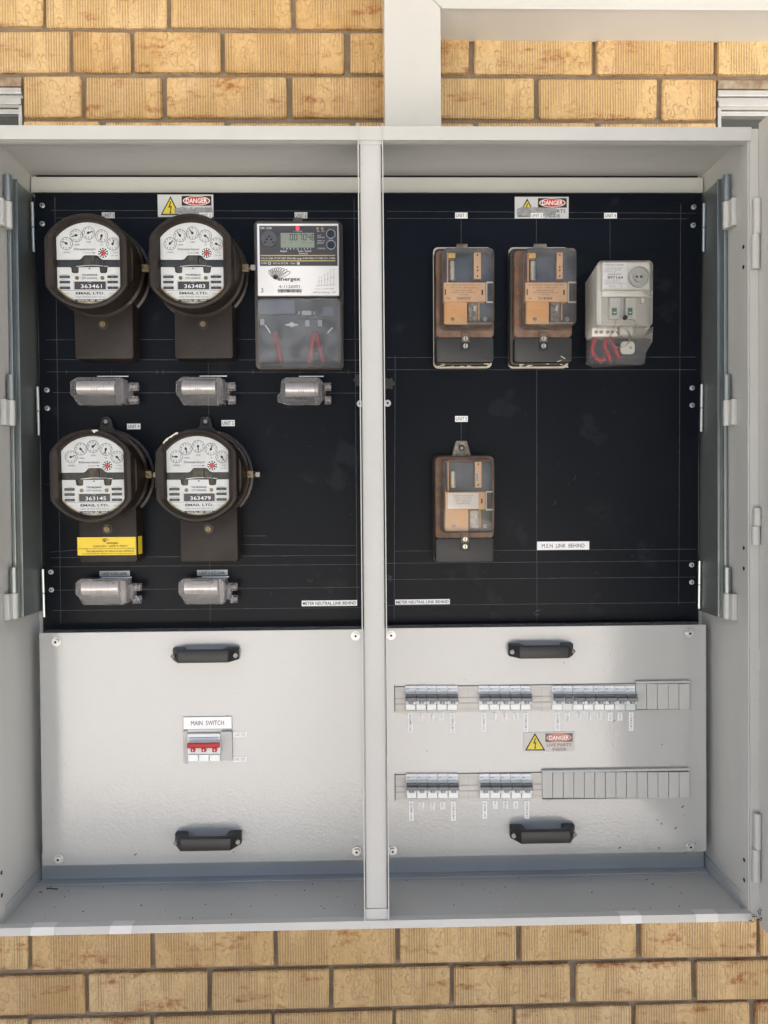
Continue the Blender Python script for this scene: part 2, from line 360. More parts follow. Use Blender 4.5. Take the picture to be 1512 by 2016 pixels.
def lettering(txt, x, z, h, y, m, parent, width=None, bold=0.0, rot=0.0, sp=1.0):
    """centre (x, z), cap height h, optional full width; lies in the local xz plane"""
    src, a, b, c, d = text_mesh(txt, bold, sp)
    sz = h / 0.70
    sx = sz if width is None else width / (b - a)
    me = src.copy(); cx, cy = (a + b) / 2, 0.345
    R = Matrix.Rotation(rot, 2)
    for vtx in me.vertices:
        p = R @ Vector(((vtx.co.x - cx) * sx, (vtx.co.y - cy) * sz)); vtx.co = (p.x, 0, p.y)
    me.name = "lettering"; me.materials.append(m)
    return link("lettering", me, parent, (x, y, z))
def site_text(s, txt, x0, y0, x1, y1, off, m, parent=None, bold=0.0, fit=True, rot=0.0):
    a, b, c, d = s.r(x0, y0, x1, y1, off)
    if rot: return lettering(txt, (a + b) / 2, (c + d) / 2, b - a, -off, m, parent or s.o, (d - c) if fit else None, bold, rot)
    return lettering(txt, (a + b) / 2, (c + d) / 2, d - c, -off, m, parent or s.o, (b - a) if fit else None, bold)
def rrect(x0, x1, z0, z1, r, n=4):
    out = []
    for cx, cz, a0 in ((x1 - r, z1 - r, 0), (x0 + r, z1 - r, 90), (x0 + r, z0 + r, 180), (x1 - r, z0 + r, 270)):
        for i in range(n + 1):
            a = math.radians(a0 + 90 * i / n); out.append((cx + r * math.cos(a), cz + r * math.sin(a)))
    return out

# ================================================================ SETTING
g = MB(); g.box(-60, 60, -120, 12, -0.3, 0.0); o = g.build("ground", CONC); o['kind'] = 'structure'
g = MB(); g.box(-60, 60, -120, -16, 0.0005, 0.03); o = g.build("added_lawn", mat("added_lawn_grass", (0.045, 0.075, 0.02), .9, var=(8, .8, (0.07, 0.085, 0.03)), bump=(90, 1, .02))); o['kind'] = 'structure'  # unseen dark grass, added to shape far reflections and bounce light
ev = thing("shade_eave", "unseen roof eave added above the meter cabinet to block sky light", "eave", (0, 0, 2.95))  # unseen eave, added to block sky and shade the near ground
g = MB(); g.box(-6, 2.3, -1.55, .6, .003, .02); g.build("soffit", mat("soffit_white", (.6, .58, .54), .7), ev)
g = MB(); g.box(-6, 2.3, -1.58, -1.552, -.02, .2, .003); g.build("fascia", mat("fascia", (.5, .49, .46), .5), ev)
g = MB(); g.faces([(-6, -1.58, .022), (2.3, -1.58, .022), (2.3, .6, .5), (-6, .6, .5), (-6, .6, .022), (2.3, .6, .022)], [(0, 1, 2, 3), (2, 3, 4, 5)]); g.build("roof_sheet", mat("roof_sheet", (.3, .3, .29), .5, metal=.5), ev)
# cabinet extents (world)
XL, XR, ZT, ZB, YB = -0.7254, 0.7530, 2.267, 0.7201, 0.212
# ---- brick wall
WZ = 2.95
wall = thing("brick_wall", "cream combed brick wall behind the open meter cabinet", "wall", (0, 0, 0))
mb = MB()
_wl, _wr = WALL.uv(41, 190)[0], WALL.uv(1415, 190)[0]; _zt = 2.3739 - .0053
for a_, b_, c_, d_ in ((-6, 2.2, 0, 1.20), (-6, 2.2, _zt, WZ), (-6, -1.37, 1.20, _zt), (_wl, _wr, 1.20, _zt), (1.40, 2.2, 1.20, _zt)): mb.box(a_, b_, .011, .30, c_, d_)
mb.box(-1.5, 1.5, .20, .31, 1.1, 2.5)
mb.build("mortar", MORTAR, wall)
BM, CO, JT = .240, .086, .0092
BRS = []
def brick_mesh(w, h):
    m = MB(); m.box(-w / 2, w / 2, 0, .11, -h / 2, h / 2)
    for v in m.bm.verts:
        v.co.x += random.uniform(-.0016, .0016); v.co.z += random.uniform(-.0014, .0014)
    bmesh.ops.bevel(m.bm, geom=list(m.bm.edges), offset=.0028, segments=1, profile=.5, affect='EDGES')
    me = bpy.data.meshes.new("brick"); bmesh.ops.recalc_face_normals(m.bm, faces=list(m.bm.faces)); m.bm.to_mesh(me); m.bm.free(); me.materials.append(BRICK); return me
std = [brick_mesh(BM - JT, CO - JT) for _ in range(10)]
def lay(x0, x1, zc, full=True):
    w = x1 - x0 - JT
    if w < .02: return
    me = random.choice(std) if abs(w - (BM - JT)) < .006 else brick_mesh(w, CO - JT)
    link("brick", me, wall, ((x0 + x1) / 2, random.uniform(-.0018, .0022), zc + random.uniform(-.0008, .0008)), (random.uniform(-.006, .006), random.uniform(-.004, .004), random.uniform(-.006, .006)))
ZJT = 2.3739           # joint between second and third row above
ZJB = 0.7181 + 0.0     # first joint below the cabinet
def wx(px, py): return WALL.uv(px, py)[0]
XMIN, XMAX = -1.12, 1.15
def course(zc, joints, py, x0=XMIN, x1=XMAX, cut=()):
    """joints: pixels of the vertical joints seen; carried on every 240 mm on both sides"""
    xs = [wx(j, py) for j in joints]
    while xs[0] > x0: xs.insert(0, xs[0] - BM)
    while xs[-1] < x1: xs.append(xs[-1] + BM)
    for a, b in zip(xs, xs[1:]):
        if b - a > BM * 1.3:
            k = round((b - a) / BM); st = (b - a) / k
            for i in range(k): lay(a + st * i, a + st * (i + 1), zc)
        else: lay(a, b, zc)
course(ZJT + 2.5 * CO, [130, 375], -50)
course(ZJT + 1.5 * CO, [87, 331, 577], 20)
course(ZJT + .5 * CO, [139, 260, 437, 683, 929, 1171, 1408], 100)
WLX = wx(41, 190); WRX = wx(1415, 190)
xs = [WLX, wx(163, 190), wx(322, 190), wx(570, 190), wx(814, 190), wx(1058, 190), wx(1299, 190), WRX]
for a, b in zip(xs, xs[1:]): lay(a, b, ZJT - .5 * CO)
xs = [WLX, wx(199, 245), wx(450, 245), wx(694, 245), wx(936, 245), wx(1177, 245), WRX]
ZR3 = ZJT - 1 * CO
for a, b in zip(xs, xs[1:]): lay(a, b, ZJT - 1.5 * CO)
# below the cabinet
xs = [wx(-65, 1812), wx(175, 1812), wx(415, 1812), wx(652, 1812), wx(891, 1812), wx(1130, 1812), wx(1374, 1812), wx(1612, 1812)]
for a, b in zip(xs, xs[1:]): link("brick", brick_mesh(b - a - JT, CO - JT), wall, ((a + b) / 2, .0, ZJB + .5 * CO))
course(ZJB - .5 * CO, [57, 300, 543, 783, 1021, 1260, 1494], 1865)
course(ZJB - 1.5 * CO, [-73, 170, 412, 652, 889, 1129, 1368], 1950)
course(ZJB - 2.5 * CO, [57, 300, 538, 777, 1014, 1246, 1485], 2030)
course(ZJB - 3.5 * CO, [-73, 170, 412, 652, 889, 1129, 1368], 2100)
# the rest of the wall, outside the photograph: one joined part
bm2 = MB()
def rest(x0, x1, z0, z1, ph):
    k = 0; z = z0
    while z < z1 - .01:
        x = x0 - (BM / 2 if (k + ph) % 2 else 0)
        while x < x1:
            a, b = max(x, x0), min(x + BM, x1)
            if b - a > .03: bm2.box(a + JT / 2, b - JT / 2, random.uniform(-.002, .002), .1, z + JT / 2, min(z + CO, z1) - JT / 2)
            x += BM
        z += CO; k += 1
rest(-5.95, XMIN - .26, 0.002, WZ, 0); rest(XMAX + .26, 2.19, 0.002, WZ, 1)
rest(XMIN - .26, XMAX + .26, ZJB - 4 * CO - 3 * CO, ZJB - 4 * CO, 0)
rest(XMIN - .26, XMAX + .26, .002, ZJB - 7 * CO, 1)
rest(XMIN - .26, XMAX + .26, ZJT + 3 * CO, WZ, 1)
rest(XMIN - .26, XMAX + .26, ZJB + CO, 1.20, 0); rest(WLX, WRX, 1.20, ZJT - 2 * CO, 1)
o = bm2.build("brickwork", BRICK, wall); o['kind'] = 'stuff'
# ---- windows beside the cabinet, seen as corners above the open doors
def window(side, label):
    zt = ZJT - .5 * JT
    s = 1 if side == 'right' else -1
    xe = WRX if s > 0 else WLX; xo = (XMAX + .25) if s > 0 else (XMIN - .25)
    t = thing("window", label, "window", ((xe + xo) / 2, .02, 1.22), group="aluminium windows beside the cabinet")
    cx = (xe + xo) / 2; L = lambda x: x - cx
    def B(m, xa, xb, y0, y1, za, zb, bev=.0008): m.box(L(min(xa, xb)), L(max(xa, xb)), y0 - .02, y1 - .02, za - 1.22, zb - 1.22, bev)
    m = MB(); B(m, xe, xo, .002, .09, zt - .018, zt - .002)
    m.build("lintel", mat("lintel_board", (.38, .33, .24), .8, var=(60, .8, (.2, .1, .05))), t)
    m = MB(); B(m, xe + s * .001, xo, .004, .06, zt - .031, zt - .020); B(m, xe + s * .001, xo, .010, .06, zt - .039, zt - .0315); B(m, xe + s * .001, xo, .002, .06, zt - .052, zt - .0395)
    B(m, xe + s * .001, xe + s * .008, .006, .06, 1.205, zt - .0525); B(m, xo - s * .012, xo, .006, .06, 1.205, zt - .0525)
    B(m, xe + s * .013, xo - s * .013, .010, .06, 1.205, 1.24)
    m.build("window_frame", ALU, t)
    m = MB(); B(m, xe + s * .0085, xo - s * .014, .020, .05, zt - .062, zt - .053); B(m, xe + s * .0085, xe + s * .013, .020, .05, 1.242, zt - .0625); B(m, xo - s * .032, xo - s * .014, .024, .05, 1.242, zt - .0625)
    m.build("sash", ALU, t)
    m = MB(); B(m, xe + s * .0135, xo - s * .033, .036, .044, 1.242, zt - .0625, 0)
    m.build("pane", PANE, t)
window('left', "aluminium window frame corner in the brick wall at the upper left of the cabinet")
window('right', "aluminium window frame corner in the brick wall at the upper right above the open door")

# ---- white cable duct
DF = Frame(-.100, k=1)
x0 = DF.uv(757, 130)[0]; x1 = DF.uv(868, 130)[0]; zb = real((0, 0, ZT)).z + .002; zc = DF.uv(868, 16)[1]
duct = thing("cable_duct", "white sheet metal cable duct rising from the cabinet and turning right over the bricks", "cable duct", ((x0 + x1) / 2, 0, zb))
cx = (x0 + x1) / 2
zl = DF.uv(868, 15)[1] - zb
m = MB(); zt2 = zl + .11
w = x1 - x0
m.prism([(-w / 2, .001), (w / 2, .001), (w / 2, zl), (-w / 2, zl + w)], -.100, .004, .0012)
m.build("vertical_duct", DUCT, duct)
m = MB(); m.prism([(w / 2 + .0006, zl + .0004), (1.9, zl + .0004), (1.9, zl + w), (-w / 2 + .0006, zl + w)], -.1005, .004, .0012)
m.build("horizontal_duct", DUCT, duct)
m = MB(); m.box(w / 2 + .002, 1.9, -.1035, -.1008, zl - .0035, zl + .003)
m.build("duct_lip", DUCT, duct)

# ================================================================ CABINET
cab = thing("meter_cabinet", "large open grey steel electricity meter cabinet standing off the brick wall", "cabinet", real((0, 0, ZB)), scale=KD)
def cb(m, x0, x1, y0, y1, z0, z1, bev=0.0): m.box(x0, x1, y0, y1, z0 - ZB, z1 - ZB, bev); return m
XM = (XL + XR) / 2
m = MB(); cb(m, XL + .0006, XR - .0006, YB, YB + .003, ZB + .0006, ZT - .0006); m.build("back_panel", PAINT, cab)
m = MB(); cb(m, XL - .002, XR + .002, .0, .4095, ZT - .0, ZT + .002); m.build("top_panel", PAINT, cab)
m = MB(); cb(m, XL - .002, XR + .002, .0, .4095, ZB - .002, ZB); m.build("floor_panel", PAINT, cab)
for s, X in ((-1, XL), (1, XR)):
    m = MB()
    a, b = (X - .002, X) if s < 0 else (X, X + .002)
    cb(m, a, b, .001, .409, ZB + .0005, ZT - .0005)
    m.build("side_panel", PAINT, cab)
    m = MB(); a, b = (X + .0004, X + .003) if s < 0 else (X - .003, X - .0004)
    cb(m, a, b, -.004, .028, ZB + .002, ZT - .019, .0006); m.mi = 1
    for px_y in (480, 521, 1080, 1121, 1700, 1744) if s < 0 else (480, 520, 1080, 1121, 1702, 1742):
        z = FRONT.uv(1462, px_y)[1]
        c0 = X + s * -.0031
        m.cyl((c0, .013, z - ZB), (c0 - s * .0004, .013, z - ZB), .0042, n=10)
    m.build("side_flange", [PAINT, DARK], cab)
    m = MB(); a, b = (X + .0004, X + .0022) if s < 0 else (X - .0022, X - .0004)
    cb(m, a, b, .030, YB - .002, ZB + .0006, ZB + .030, .0005); m.build("floor_upstand", PAINT, cab)
    # front return outside the opening
    m = MB(); a, b = (X - .022, X + .0002) if s < 0 else (X - .0002, X + .0175)
    cb(m, a, b, -.007, .022, ZB - .004, ZT + .002, .0008); m.build("front_trim", PAINTW, cab)
# top lip, bottom lip
zz = FRONT.uv(700, 277)[1]
m = MB(); cb(m, XL - .022, XR + .0022, -.010, -.0005, zz, ZT + .004, .001); cb(m, XL, XR, -.0005, .010, zz, zz + .002)
m.build("top_lip", PAINTW, cab)
m = MB()
m.loft([[(XL - .001, y, z) for y, z in ((.016, .0015), (.002, .011), (-.011, .009), (-.012, -.006), (-.010, -.006), (-.0095, .0065), (.002, .0085), (.015, .0005))],
        [(XR + .001, y, z) for y, z in ((.016, .0015), (.002, .011), (-.011, .009), (-.012, -.006), (-.010, -.006), (-.0095, .0065), (.002, .0085), (.015, .0005))]])
m.build("bottom_lip", PAINTW, cab)
for i, (pa, pb) in enumerate(((62, 108), (217, 260), (1220, 1262), (1368, 1412))):
    a = FRONT.uv(pa, 1812)[0]; b = FRONT.uv(pb, 1812)[0]
    m = MB(); sk = -.006 if i < 2 else .006
    prof = ((.020, .0022), (.002, .0122), (-.0125, .0102), (-.0135, -.0055))
    m.faces([(x + (0 if k == 3 else -sk * (3 - k) / 3), y, z) for x in (a, b) for k, (y, z) in enumerate(prof)], [(0, 4, 5, 1), (1, 5, 6, 2), (2, 6, 7, 3)])
    m.build("tape_patch", mat("white_tape", (.62, .62, .60), .5), cab)
# rails at the back
u0, z0 = BACK.uv(400, 383); zt_ = ZT
m = MB(); cb(m, XL + .003, XR - .003, .196, YB - .001, BACK.uv(700, 384)[1], BACK.uv(700, 354)[1], .001)
m.build("top_rail", PAINT, cab)
m = MB(); cb(m, XL + .004, XR - .004, .196, YB - .001, ZB + .0005, ZB + .06, .001); cb(m, XL + .004, XR - .004, .172, .1955, ZB + .0006, ZB + .003)
m.build("bottom_rail", PAINTW, cab)
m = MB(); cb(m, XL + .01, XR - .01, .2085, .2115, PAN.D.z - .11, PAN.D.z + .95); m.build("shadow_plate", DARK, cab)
# centre post
pxa, pxb = FRONT.uv(713, 1000)[0], FRONT.uv(757, 1000)[0]
XM = (pxa + pxb) / 2
pt = MB(); cb(pt, XM - .0205, XM + .0205, -.004, .05, ZB + .012, ZT - .001, .0015); post = pt.build("centre_post", PAINTW, cab)
m = MB(); cb(m, XM - .0245, XM - .0225, -.012, .045, ZB - .006, ZT + .008); cb(m, XM + .0225, XM + .0245, -.012, .045, ZB - .006, ZT + .008)
cb(m, XM - .0224, XM + .0224, -.0065, -.0042, ZB - .006, ZB + .03, .0006)
cb(m, XM - .0224, XM + .0224, -.0065, -.0042, ZT - .03, ZT + .004, .0006)
m.build("post_edge", PAINTW, cab)

# ---- doors, both swung square to the wall
def door(s):
    X = XR + .0168 if s > 0 else XL - .028
    z0, z1 = ZB - .018, ZT + .012
    d = MB(); a, b = (X, X + .022) if s > 0 else (X - .022, X)
    cb(d, a, b, -.62, -.0072, z0, z1, .0015)
    ang = math.radians(1.5 * s) if s > 0 else math.radians(38)
    hx = X
    do = d.build("door", PAINT, cab)
    # swing about the hinge line
    M = Matrix.Translation((hx, -.008, 0)) @ Matrix.Rotation(ang if s > 0 else -ang, 4, 'Z') @ Matrix.Translation((-hx, .008, 0))
    do.matrix_local = M
    for py0, py1, py2 in ((395, 463, 532), (1000, 1035, 1072), (1598, 1667, 1732)) if s > 0 else ():
        h = MB(); h.cyl((XR + .010, -.014, FRONT.uv(1480, py0)[1] - ZB), (XR + .010, -.014, FRONT.uv(1480, py1)[1] - ZB), .0072, n=16)
        h.box(XR + .010, XR + .0166, -.016, -.011, FRONT.uv(1480, py1)[1] - ZB, FRONT.uv(1480, py0)[1] - ZB, .0006)
        h.cyl((XR + .0078, -.013, FRONT.uv(1480, py1 + 1)[1] - ZB), (XR + .0078, -.013, FRONT.uv(1480, py2)[1] - ZB), .0078, n=16)
        h.build("door_hinge", PAINTW, cab, smooth=True)
door(1); door(-1)
m = MB()
for k in range(13):
    a = random.uniform(0, 6.28); L = random.uniform(.003, .011); px = XR + .004 + random.uniform(-.006, .012); pz = .004 + random.uniform(-.012, .02)
    m.tube([(px, -.016, pz), (px + L * .5 * math.cos(a), -.018, pz + L * .5 * math.sin(a)), (px + L * math.cos(a + .4), -.017, pz + L * math.sin(a + .4))], random.uniform(.0004, .0009), 5)
o = m.build("cobweb_debris", mat("web_dirt", (.05, .035, .025), .9), cab); o['kind'] = 'stuff'

# ---- black meter panels
def panel(px0t, px1t, px0b, px1b, side):
    ut0, wt = PAN.uv(px0t, 387); ut1 = PAN.uv(px1t, 387)[0]; ub0, wb = PAN.uv(px0b, 1228); ub1 = PAN.uv(px1b, 1228)[0]
    wt = PAN.uv(737, 380)[1]
    u0 = (ut0 + ub0) / 2; u1 = (ut1 + ub1) / 2
    p = MB(); p.box(u0, u1, .0, .006, wb, wt, .0006)
    loc = PAN.D - Vector((0, 0, ZB))
    po = p.build("meter_panel", PANELM, cab, loc, (LEAN, 0, 0))
    return po, u0, u1
panL, uL0, uL1 = panel(73, 736, 88, 742, -1)
panR, uR0, uR1 = panel(738, 1382, 744, 1370, 1)
def pl(px, py): return PAN.uv(px, py)
def scr(pts, w=.0009, par=panL, m_=LINE, y=-.0004):
    b = MB(); b.stroke([pl(*p) for p in pts], w, y); b.build("scribed_line", m_, par)
for pts in (((108, 388), (120, 1228)), ((100, 414), (716, 416)), ((110, 429), (716, 430)), ((90, 669), (716, 668)), ((88, 708), (716, 709)), ((92, 732), (716, 733)),
            ((105, 773), (716, 774)), ((410, 715), (414, 1230)), ((697, 388), (703, 1190)), ((98, 1087), (160, 1082)), ((480, 1055), (524, 1055)), ((100, 1098), (700, 1093)), ((104, 1116), (716, 1111)),
            ((106, 1162), (716, 1156)), ((104, 1202), (716, 1196)), ((90, 954), (130, 953)), ((470, 1072), (700, 1074))): scr(pts)
for x, y in ((131, 732), (220, 732), (309, 733), (321, 733), (498, 732), (590, 732), (686, 733)): scr(((x, y - 4), (x, y + 4)))
for pts in (((762, 416), (1370, 420)), ((762, 430), (1356, 431)), ((908, 430), (908, 482)), ((908, 831), (908, 872)), ((1056, 430), (1057, 1222)), ((1201, 431), (1201, 512)), ((1340, 402), (1336, 1190)),
            ((778, 700), (776, 1222)), ((762, 704), (1370, 703)), ((762, 728), (1370, 728)), ((778, 1085), (1370, 1081)), ((760, 1109), (1370, 1104)), ((760, 1141), (1370, 1136)), ((760, 1192), (1370, 1186))): scr(pts, par=panR)
def squig(par, pts, w=.0012): scr(pts, w, par, CHALK, -.0005)
squig(panR, [(1063, 1202), (1056, 1202), (1051, 1207), (1053, 1211), (1062, 1210)]); squig(panR, [(763, 1134), (768, 1133), (765, 1140), (771, 1134), (768, 1146)])
squig(panR, [(1092, 986), (1095, 992), (1090, 993)], .0008); squig(panR, [(1134, 935), (1130, 945)], .0008)
squig(panL, [(604, 1145), (608, 1140), (612, 1146), (616, 1141)], .0009)
for k in range(26):
    par = panL if k % 2 else panR; x = random.uniform(520, 700) if k % 2 else random.uniform(980, 1340); y = random.uniform(760, 1200); a = random.uniform(0, 6.3); r = random.uniform(2, 7)
    squig(par, [(x, y), (x + r * math.cos(a), y + r * math.sin(a))], .0005)
# panel screws, knobs, hinges
def nut(px, py, par, r=.0055):
    u, w = pl(px, py); n_ = MB(); n_.cyl((u, -.001, w), (u, -.0022, w), r, n=14); n_.cyl((u, -.002, w), (u, -.006, w), r * .78, n=6)
    n_.mi = 1; n_.cyl((u, -.0058, w), (u, -.0064, w), r * .35, n=8); n_.build("screw", [STEEL, DARK], par)
for p in ((84, 405), (84, 441), (93, 768), (94, 804), (101, 1126), (102, 1161)): nut(*p, panL)
for p in ((1365, 408), (1364, 444), (1362, 764), (1362, 798), (1361, 1112), (1361, 1146)): nut(*p, panR)
nut(709, 795, panL, .0075); nut(763, 794, panR, .0075)
for (px, py, par) in ((708, 750, panL), (765, 757, panR)):
    u, w = pl(px, py); n_ = MB()
    for k in range(6):
        a = k * PI / 3; n_.cyl((u + .009 * math.cos(a), -.004, w + .009 * math.sin(a)), (u + .009 * math.cos(a), -.018, w + .009 * math.sin(a)), .0045, n=10)
    n_.cyl((u, -.001, w), (u, -.019, w), .010, n=18); n_.build("knob", BLACK, par, smooth=True)
for (px, a, c, par, mm) in ((70, 400, 497, panL, 0), (80, 762, 857, panL, 0), (87.5, 1120, 1214, panL, 0), (1378.5, 402, 497, panR, 0), (1376, 757, 850, panR, 0), (1375, 1104, 1197, panR, 0)):
    u = (uL0 - .004) if px < 700 else (uR1 + .004)
    w0, w1 = pl(px, a)[1], pl(px, c)[1]; wm = (w0 + w1) / 2
    h = MB(); h.cyl((u, -.004, w0), (u, -.004, wm + .001), .0036, n=14); h.cyl((u, -.004, wm - .001), (u, -.004, w1), .0033, n=14)
    h.build("hinge", mat("zinc_hinge", (.62, .66, .64), .3, metal=.8), par, smooth=True)
# ---- galvanised swing frames folded back against the sides
def swing(s):
    X = XL + .010 if s < 0 else XR - .010
    z0 = Frame(.10).uv(1430 if s > 0 else 30, 1216)[1]; z1 = Frame(.10).uv(1430 if s > 0 else 30, 352)[1]
    ya, yb = .205, .105
    m = MB(); sg = s
    a, b = sorted((X, X + sg * .0015)); cb(m, a, b, yb, ya, z0, z1)
    t = m.build("swing_frame", GALVD, cab)
    m = MB(); cb(m, *sorted((X - sg * .005, X + sg * .0022)), yb - .004, yb - .0004, z0, z1, .001); m.build("frame_edge", GALV, t).parent = t
    m = MB(); cb(m, *sorted((X + sg * .0006, X + sg * .0085)), yb - .022, yb - .0045, z0, z1, .002); m.build("frame_channel", GALV, t)
    for a_, c_ in ((345, 450), (738, 838), (1117, 1218)):
        F = Frame(.068); q = 1442 if s > 0 else 14
        zz0 = F.uv(q, a_)[1] - ZB; zz1 = F.uv(q, c_)[1] - ZB; zm = zz0 * .5 + zz1 * .5; xx = X - sg * .001
        h = MB(); h.cyl((xx, .068, zz0), (xx, .068, zm + .0005), .0074, n=16); h.mi = 1; h.cyl((xx, .068, zm - .0005), (xx, .068, zz1), .0076, n=16)
        a2, b2 = sorted((xx, X + sg * .0095)); h.box(a2, b2, .045, .062, zz1, zm, .0006)
        h.build("swing_hinge", [GALV, PAINT], t, smooth=True)
swing(-1); swing(1)

# ================================================================ COVERS
def cover(label, q, px, bolts, handles):
    (x0, yt0), (x1, yt1), (x2, yb2), (x3, yb3) = q
    st = Site(COV, px, 1470, "cover_plate", label, "cover plate", "grey cover plates below the meters")
    a, c = st.l(x0, yt0), st.l(x1, yt1); d, e = st.l(x2, yb2), st.l(x3, yb3)
    X0, X1, Z0, Z1 = (a[0] + d[0]) / 2, (c[0] + e[0]) / 2, (d[1] + e[1]) / 2, (a[1] + c[1]) / 2
    m = MB(); m.box(X0, X1, 0, .0016, Z0, Z1, .0006)
    m.box(X0 + .0004, X1 - .0004, .0017, .048, Z1 - .0022, Z1 - .0006); m.box(X0 + .0004, X0 + .002, .0017, .048, Z0 + .001, Z1 - .003); m.box(X1 - .002, X1 - .0004, .0017, .048, Z0 + .001, Z1 - .003)
    m.build("plate", PAINTC, st.o)
    for bx_, by_ in bolts:
        u, w = st.l(bx_, by_, .004); b = MB(); b.cyl((u, -.0004, w), (u, -.0022, w), .0100, n=20); b.cyl((u, -.002, w), (u, -.007, w), .0064, n=14)
        b.mi = 1; b.cyl((u, -.0068, w), (u, -.0074, w), .0028, n=6); b.build("bolt", [STEEL, DARK], st.o, smooth=True)
    for hx0, hy0, hx1, hy1 in handles:
        u0, u1, w0, w1 = st.r(hx0, hy0, hx1, hy1, .040)
        wm = (w0 + w1) / 2; hh = .014
        h = MB()
        bar = [(u0 + .030, -.043), (u1 - .030, -.043), (u1 - .030, -.030), (u0 + .030, -.030)]
        # side profile seen from above (x, y): feet that slope up to the grip
        prof = [(u0 - .004, -.0004), (u0 - .004, -.012), (u0 + .014, -.043), (u1 - .014, -.043), (u1 + .004, -.012), (u1 + .004, -.0004), (u1 - .022, -.0004), (u1 - .026, -.031), (u0 + .026, -.031), (u0 + .022, -.0004)]
        h.loft([[(x, y, wm - hh + .002) for x, y in prof], [(x, y + (0.0005 if y < -.03 else 0), wm - hh + .0) for x, y in prof][:0] or [(x, y, wm + hh) for x, y in prof]])
        bmesh.ops.bevel(h.bm, geom=list(h.bm.edges), offset=.0016, segments=2, profile=.5, affect='EDGES')
        hd = h.build("handle", BLACK, st.o, smooth=True)
        for xx in (u0 + .0035, u1 - .0035):
            b = MB(); n1 = -1 if xx < (u0 + u1) / 2 else 1
            b.cyl((xx, -.0235, wm), (xx + n1 * .0035, -.0305, wm), .0048, n=14); b.build("screw", LEAD, hd, smooth=True)
    return st
cvL = cover("wide plain grey cover plate holding the main switch", ((76, 1247), (736, 1238), (85, 1706), (742, 1691)), 400, ((110, 1264), (700, 1252), (115, 1692), (702, 1677)), ((337, 1277, 462, 1310), (342, 1643, 467, 1684)))
cvR = cover("grey cover plate holding two long rows of circuit breakers", ((740, 1236), (1390, 1231), (746, 1687), (1391, 1678)), 1070, ((770, 1251), (1358, 1247), (773, 1676), (1359, 1667)), ((1010, 1270, 1132, 1300), (1013, 1629, 1135, 1669)))
m = MB()
for k in range(22):
    px, py = (random.uniform(1180, 1385), random.uniform(1590, 1680)) if k < 9 else (random.uniform(95, 700), random.uniform(1255, 1695)) if k < 14 else (random.uniform(765, 1380), random.uniform(1255, 1690))
    u, w = cvR.l(px, py); r = random.uniform(.0006, .0018); m.flat([(u + r * math.cos(a) * random.uniform(.6, 1.5), w + r * math.sin(a)) for a in (0, 1, 2, 3, 4, 5)], -.0006)
for px, py in ((1344, 1588), (1220, 1669), (1330, 1630), (267, 1682)):
    u, w = cvR.l(px, py); m.flat([(u + .0032 * math.cos(a) + .001 * math.sin(a), w + .0022 * math.sin(a) + .0015 * math.cos(a)) for a in (0, 1, 2, 3, 4, 5)], -.0006)
o = m.build("dirt_specks", mat("speck", (.05, .035, .03), .9), cvR.o); o['kind'] = 'stuff'
# floor grit
m = MB()
for k in range(60):
    x = random.uniform(XL + .02, XR - .02); y = random.uniform(.01, .17); r = random.uniform(.0007, .0022)
    m.cyl((x, y, .0003), (x + random.uniform(-1, 1) * r, y, .0012), r, r * .5, 6)
m.cyl((XL + .03, .16, .001), (XL + .055, .155, .001), .0012, n=6)
o = m.build("floor_grit", mat("grit", (.06, .05, .045), .9), cab); o['kind'] = 'stuff'

# ================================================================ LABELS
def sticker(fr, x0, y0, x1, y1, txt, label, off=.0006, m_=WHT, ink=INK, par=None, pad=(.08, .2), name="label_sticker", cat="label", group=None, bold=.0, rot=0.0, thick=.0006, border=False):
    s = Site(fr, (x0 + x1) / 2, (y0 + y1) / 2, name, label, cat, group, off)
    a, b, c, d = s.r(x0, y0, x1, y1, thick); m = MB()
    if border: m.mi = 1; m.box(a - .0008, b + .0008, -thick + .0002, 0, c - .0008, d + .0008); m.mi = 0
    m.box(a, b, -thick, 0, c, d); m.build("backing", [m_, INKG], s.o)
    if txt:
        ww, hh = (b - a), (d - c)
        if rot: lettering(txt, (a + b) / 2, (c + d) / 2, ww * (1 - 2 * pad[1]), -thick - .0003, ink, s.o, hh * (1 - 2 * pad[0]), bold, rot)
        else: lettering(txt, (a + b) / 2, (c + d) / 2, hh * (1 - 2 * pad[1]), -thick - .0003, ink, s.o, ww * (1 - 2 * pad[0]), bold)
    return s
sticker(PAN, 200.5, 418, 225.5, 429.5, "UNIT 1", "small white UNIT 1 label above the upper left round meter", m_=WHTD)
sticker(PAN, 392, 418.5, 417, 429, "UNIT 2", "small white UNIT 2 label on the scraped danger sign over the second round meter", off=.0020)
sticker(PAN, 580, 418, 605, 430, "UNIT 3", "small white UNIT 3 label above the digital meter", m_=WHTD)
sticker(PAN, 250, 834, 276.5, 845, "UNIT 4", "small white UNIT 4 label beside the lug of the lower left round meter")
sticker(PAN, 436, 827, 462, 839, "UNIT 5", "small white UNIT 5 label beside the lug of the lower right round meter")
sticker(PAN, 196, 1124, 255.5, 1134.5, "UNIT 4 ISO LINK", "narrow UNIT 4 ISO LINK label above the lower left clear fuse link", m_=WHTD)
sticker(PAN, 388, 1122, 448, 1133, "UNIT 5 ISO LINK", "narrow UNIT 5 ISO LINK label above the lower right clear fuse link", m_=WHTD)
sticker(PAN, 594, 1182, 703, 1193, "METER NEUTRAL LINK BEHIND", "long METER NEUTRAL LINK BEHIND label left of the centre post", m_=WHT, pad=(.02, .22), bold=.012)
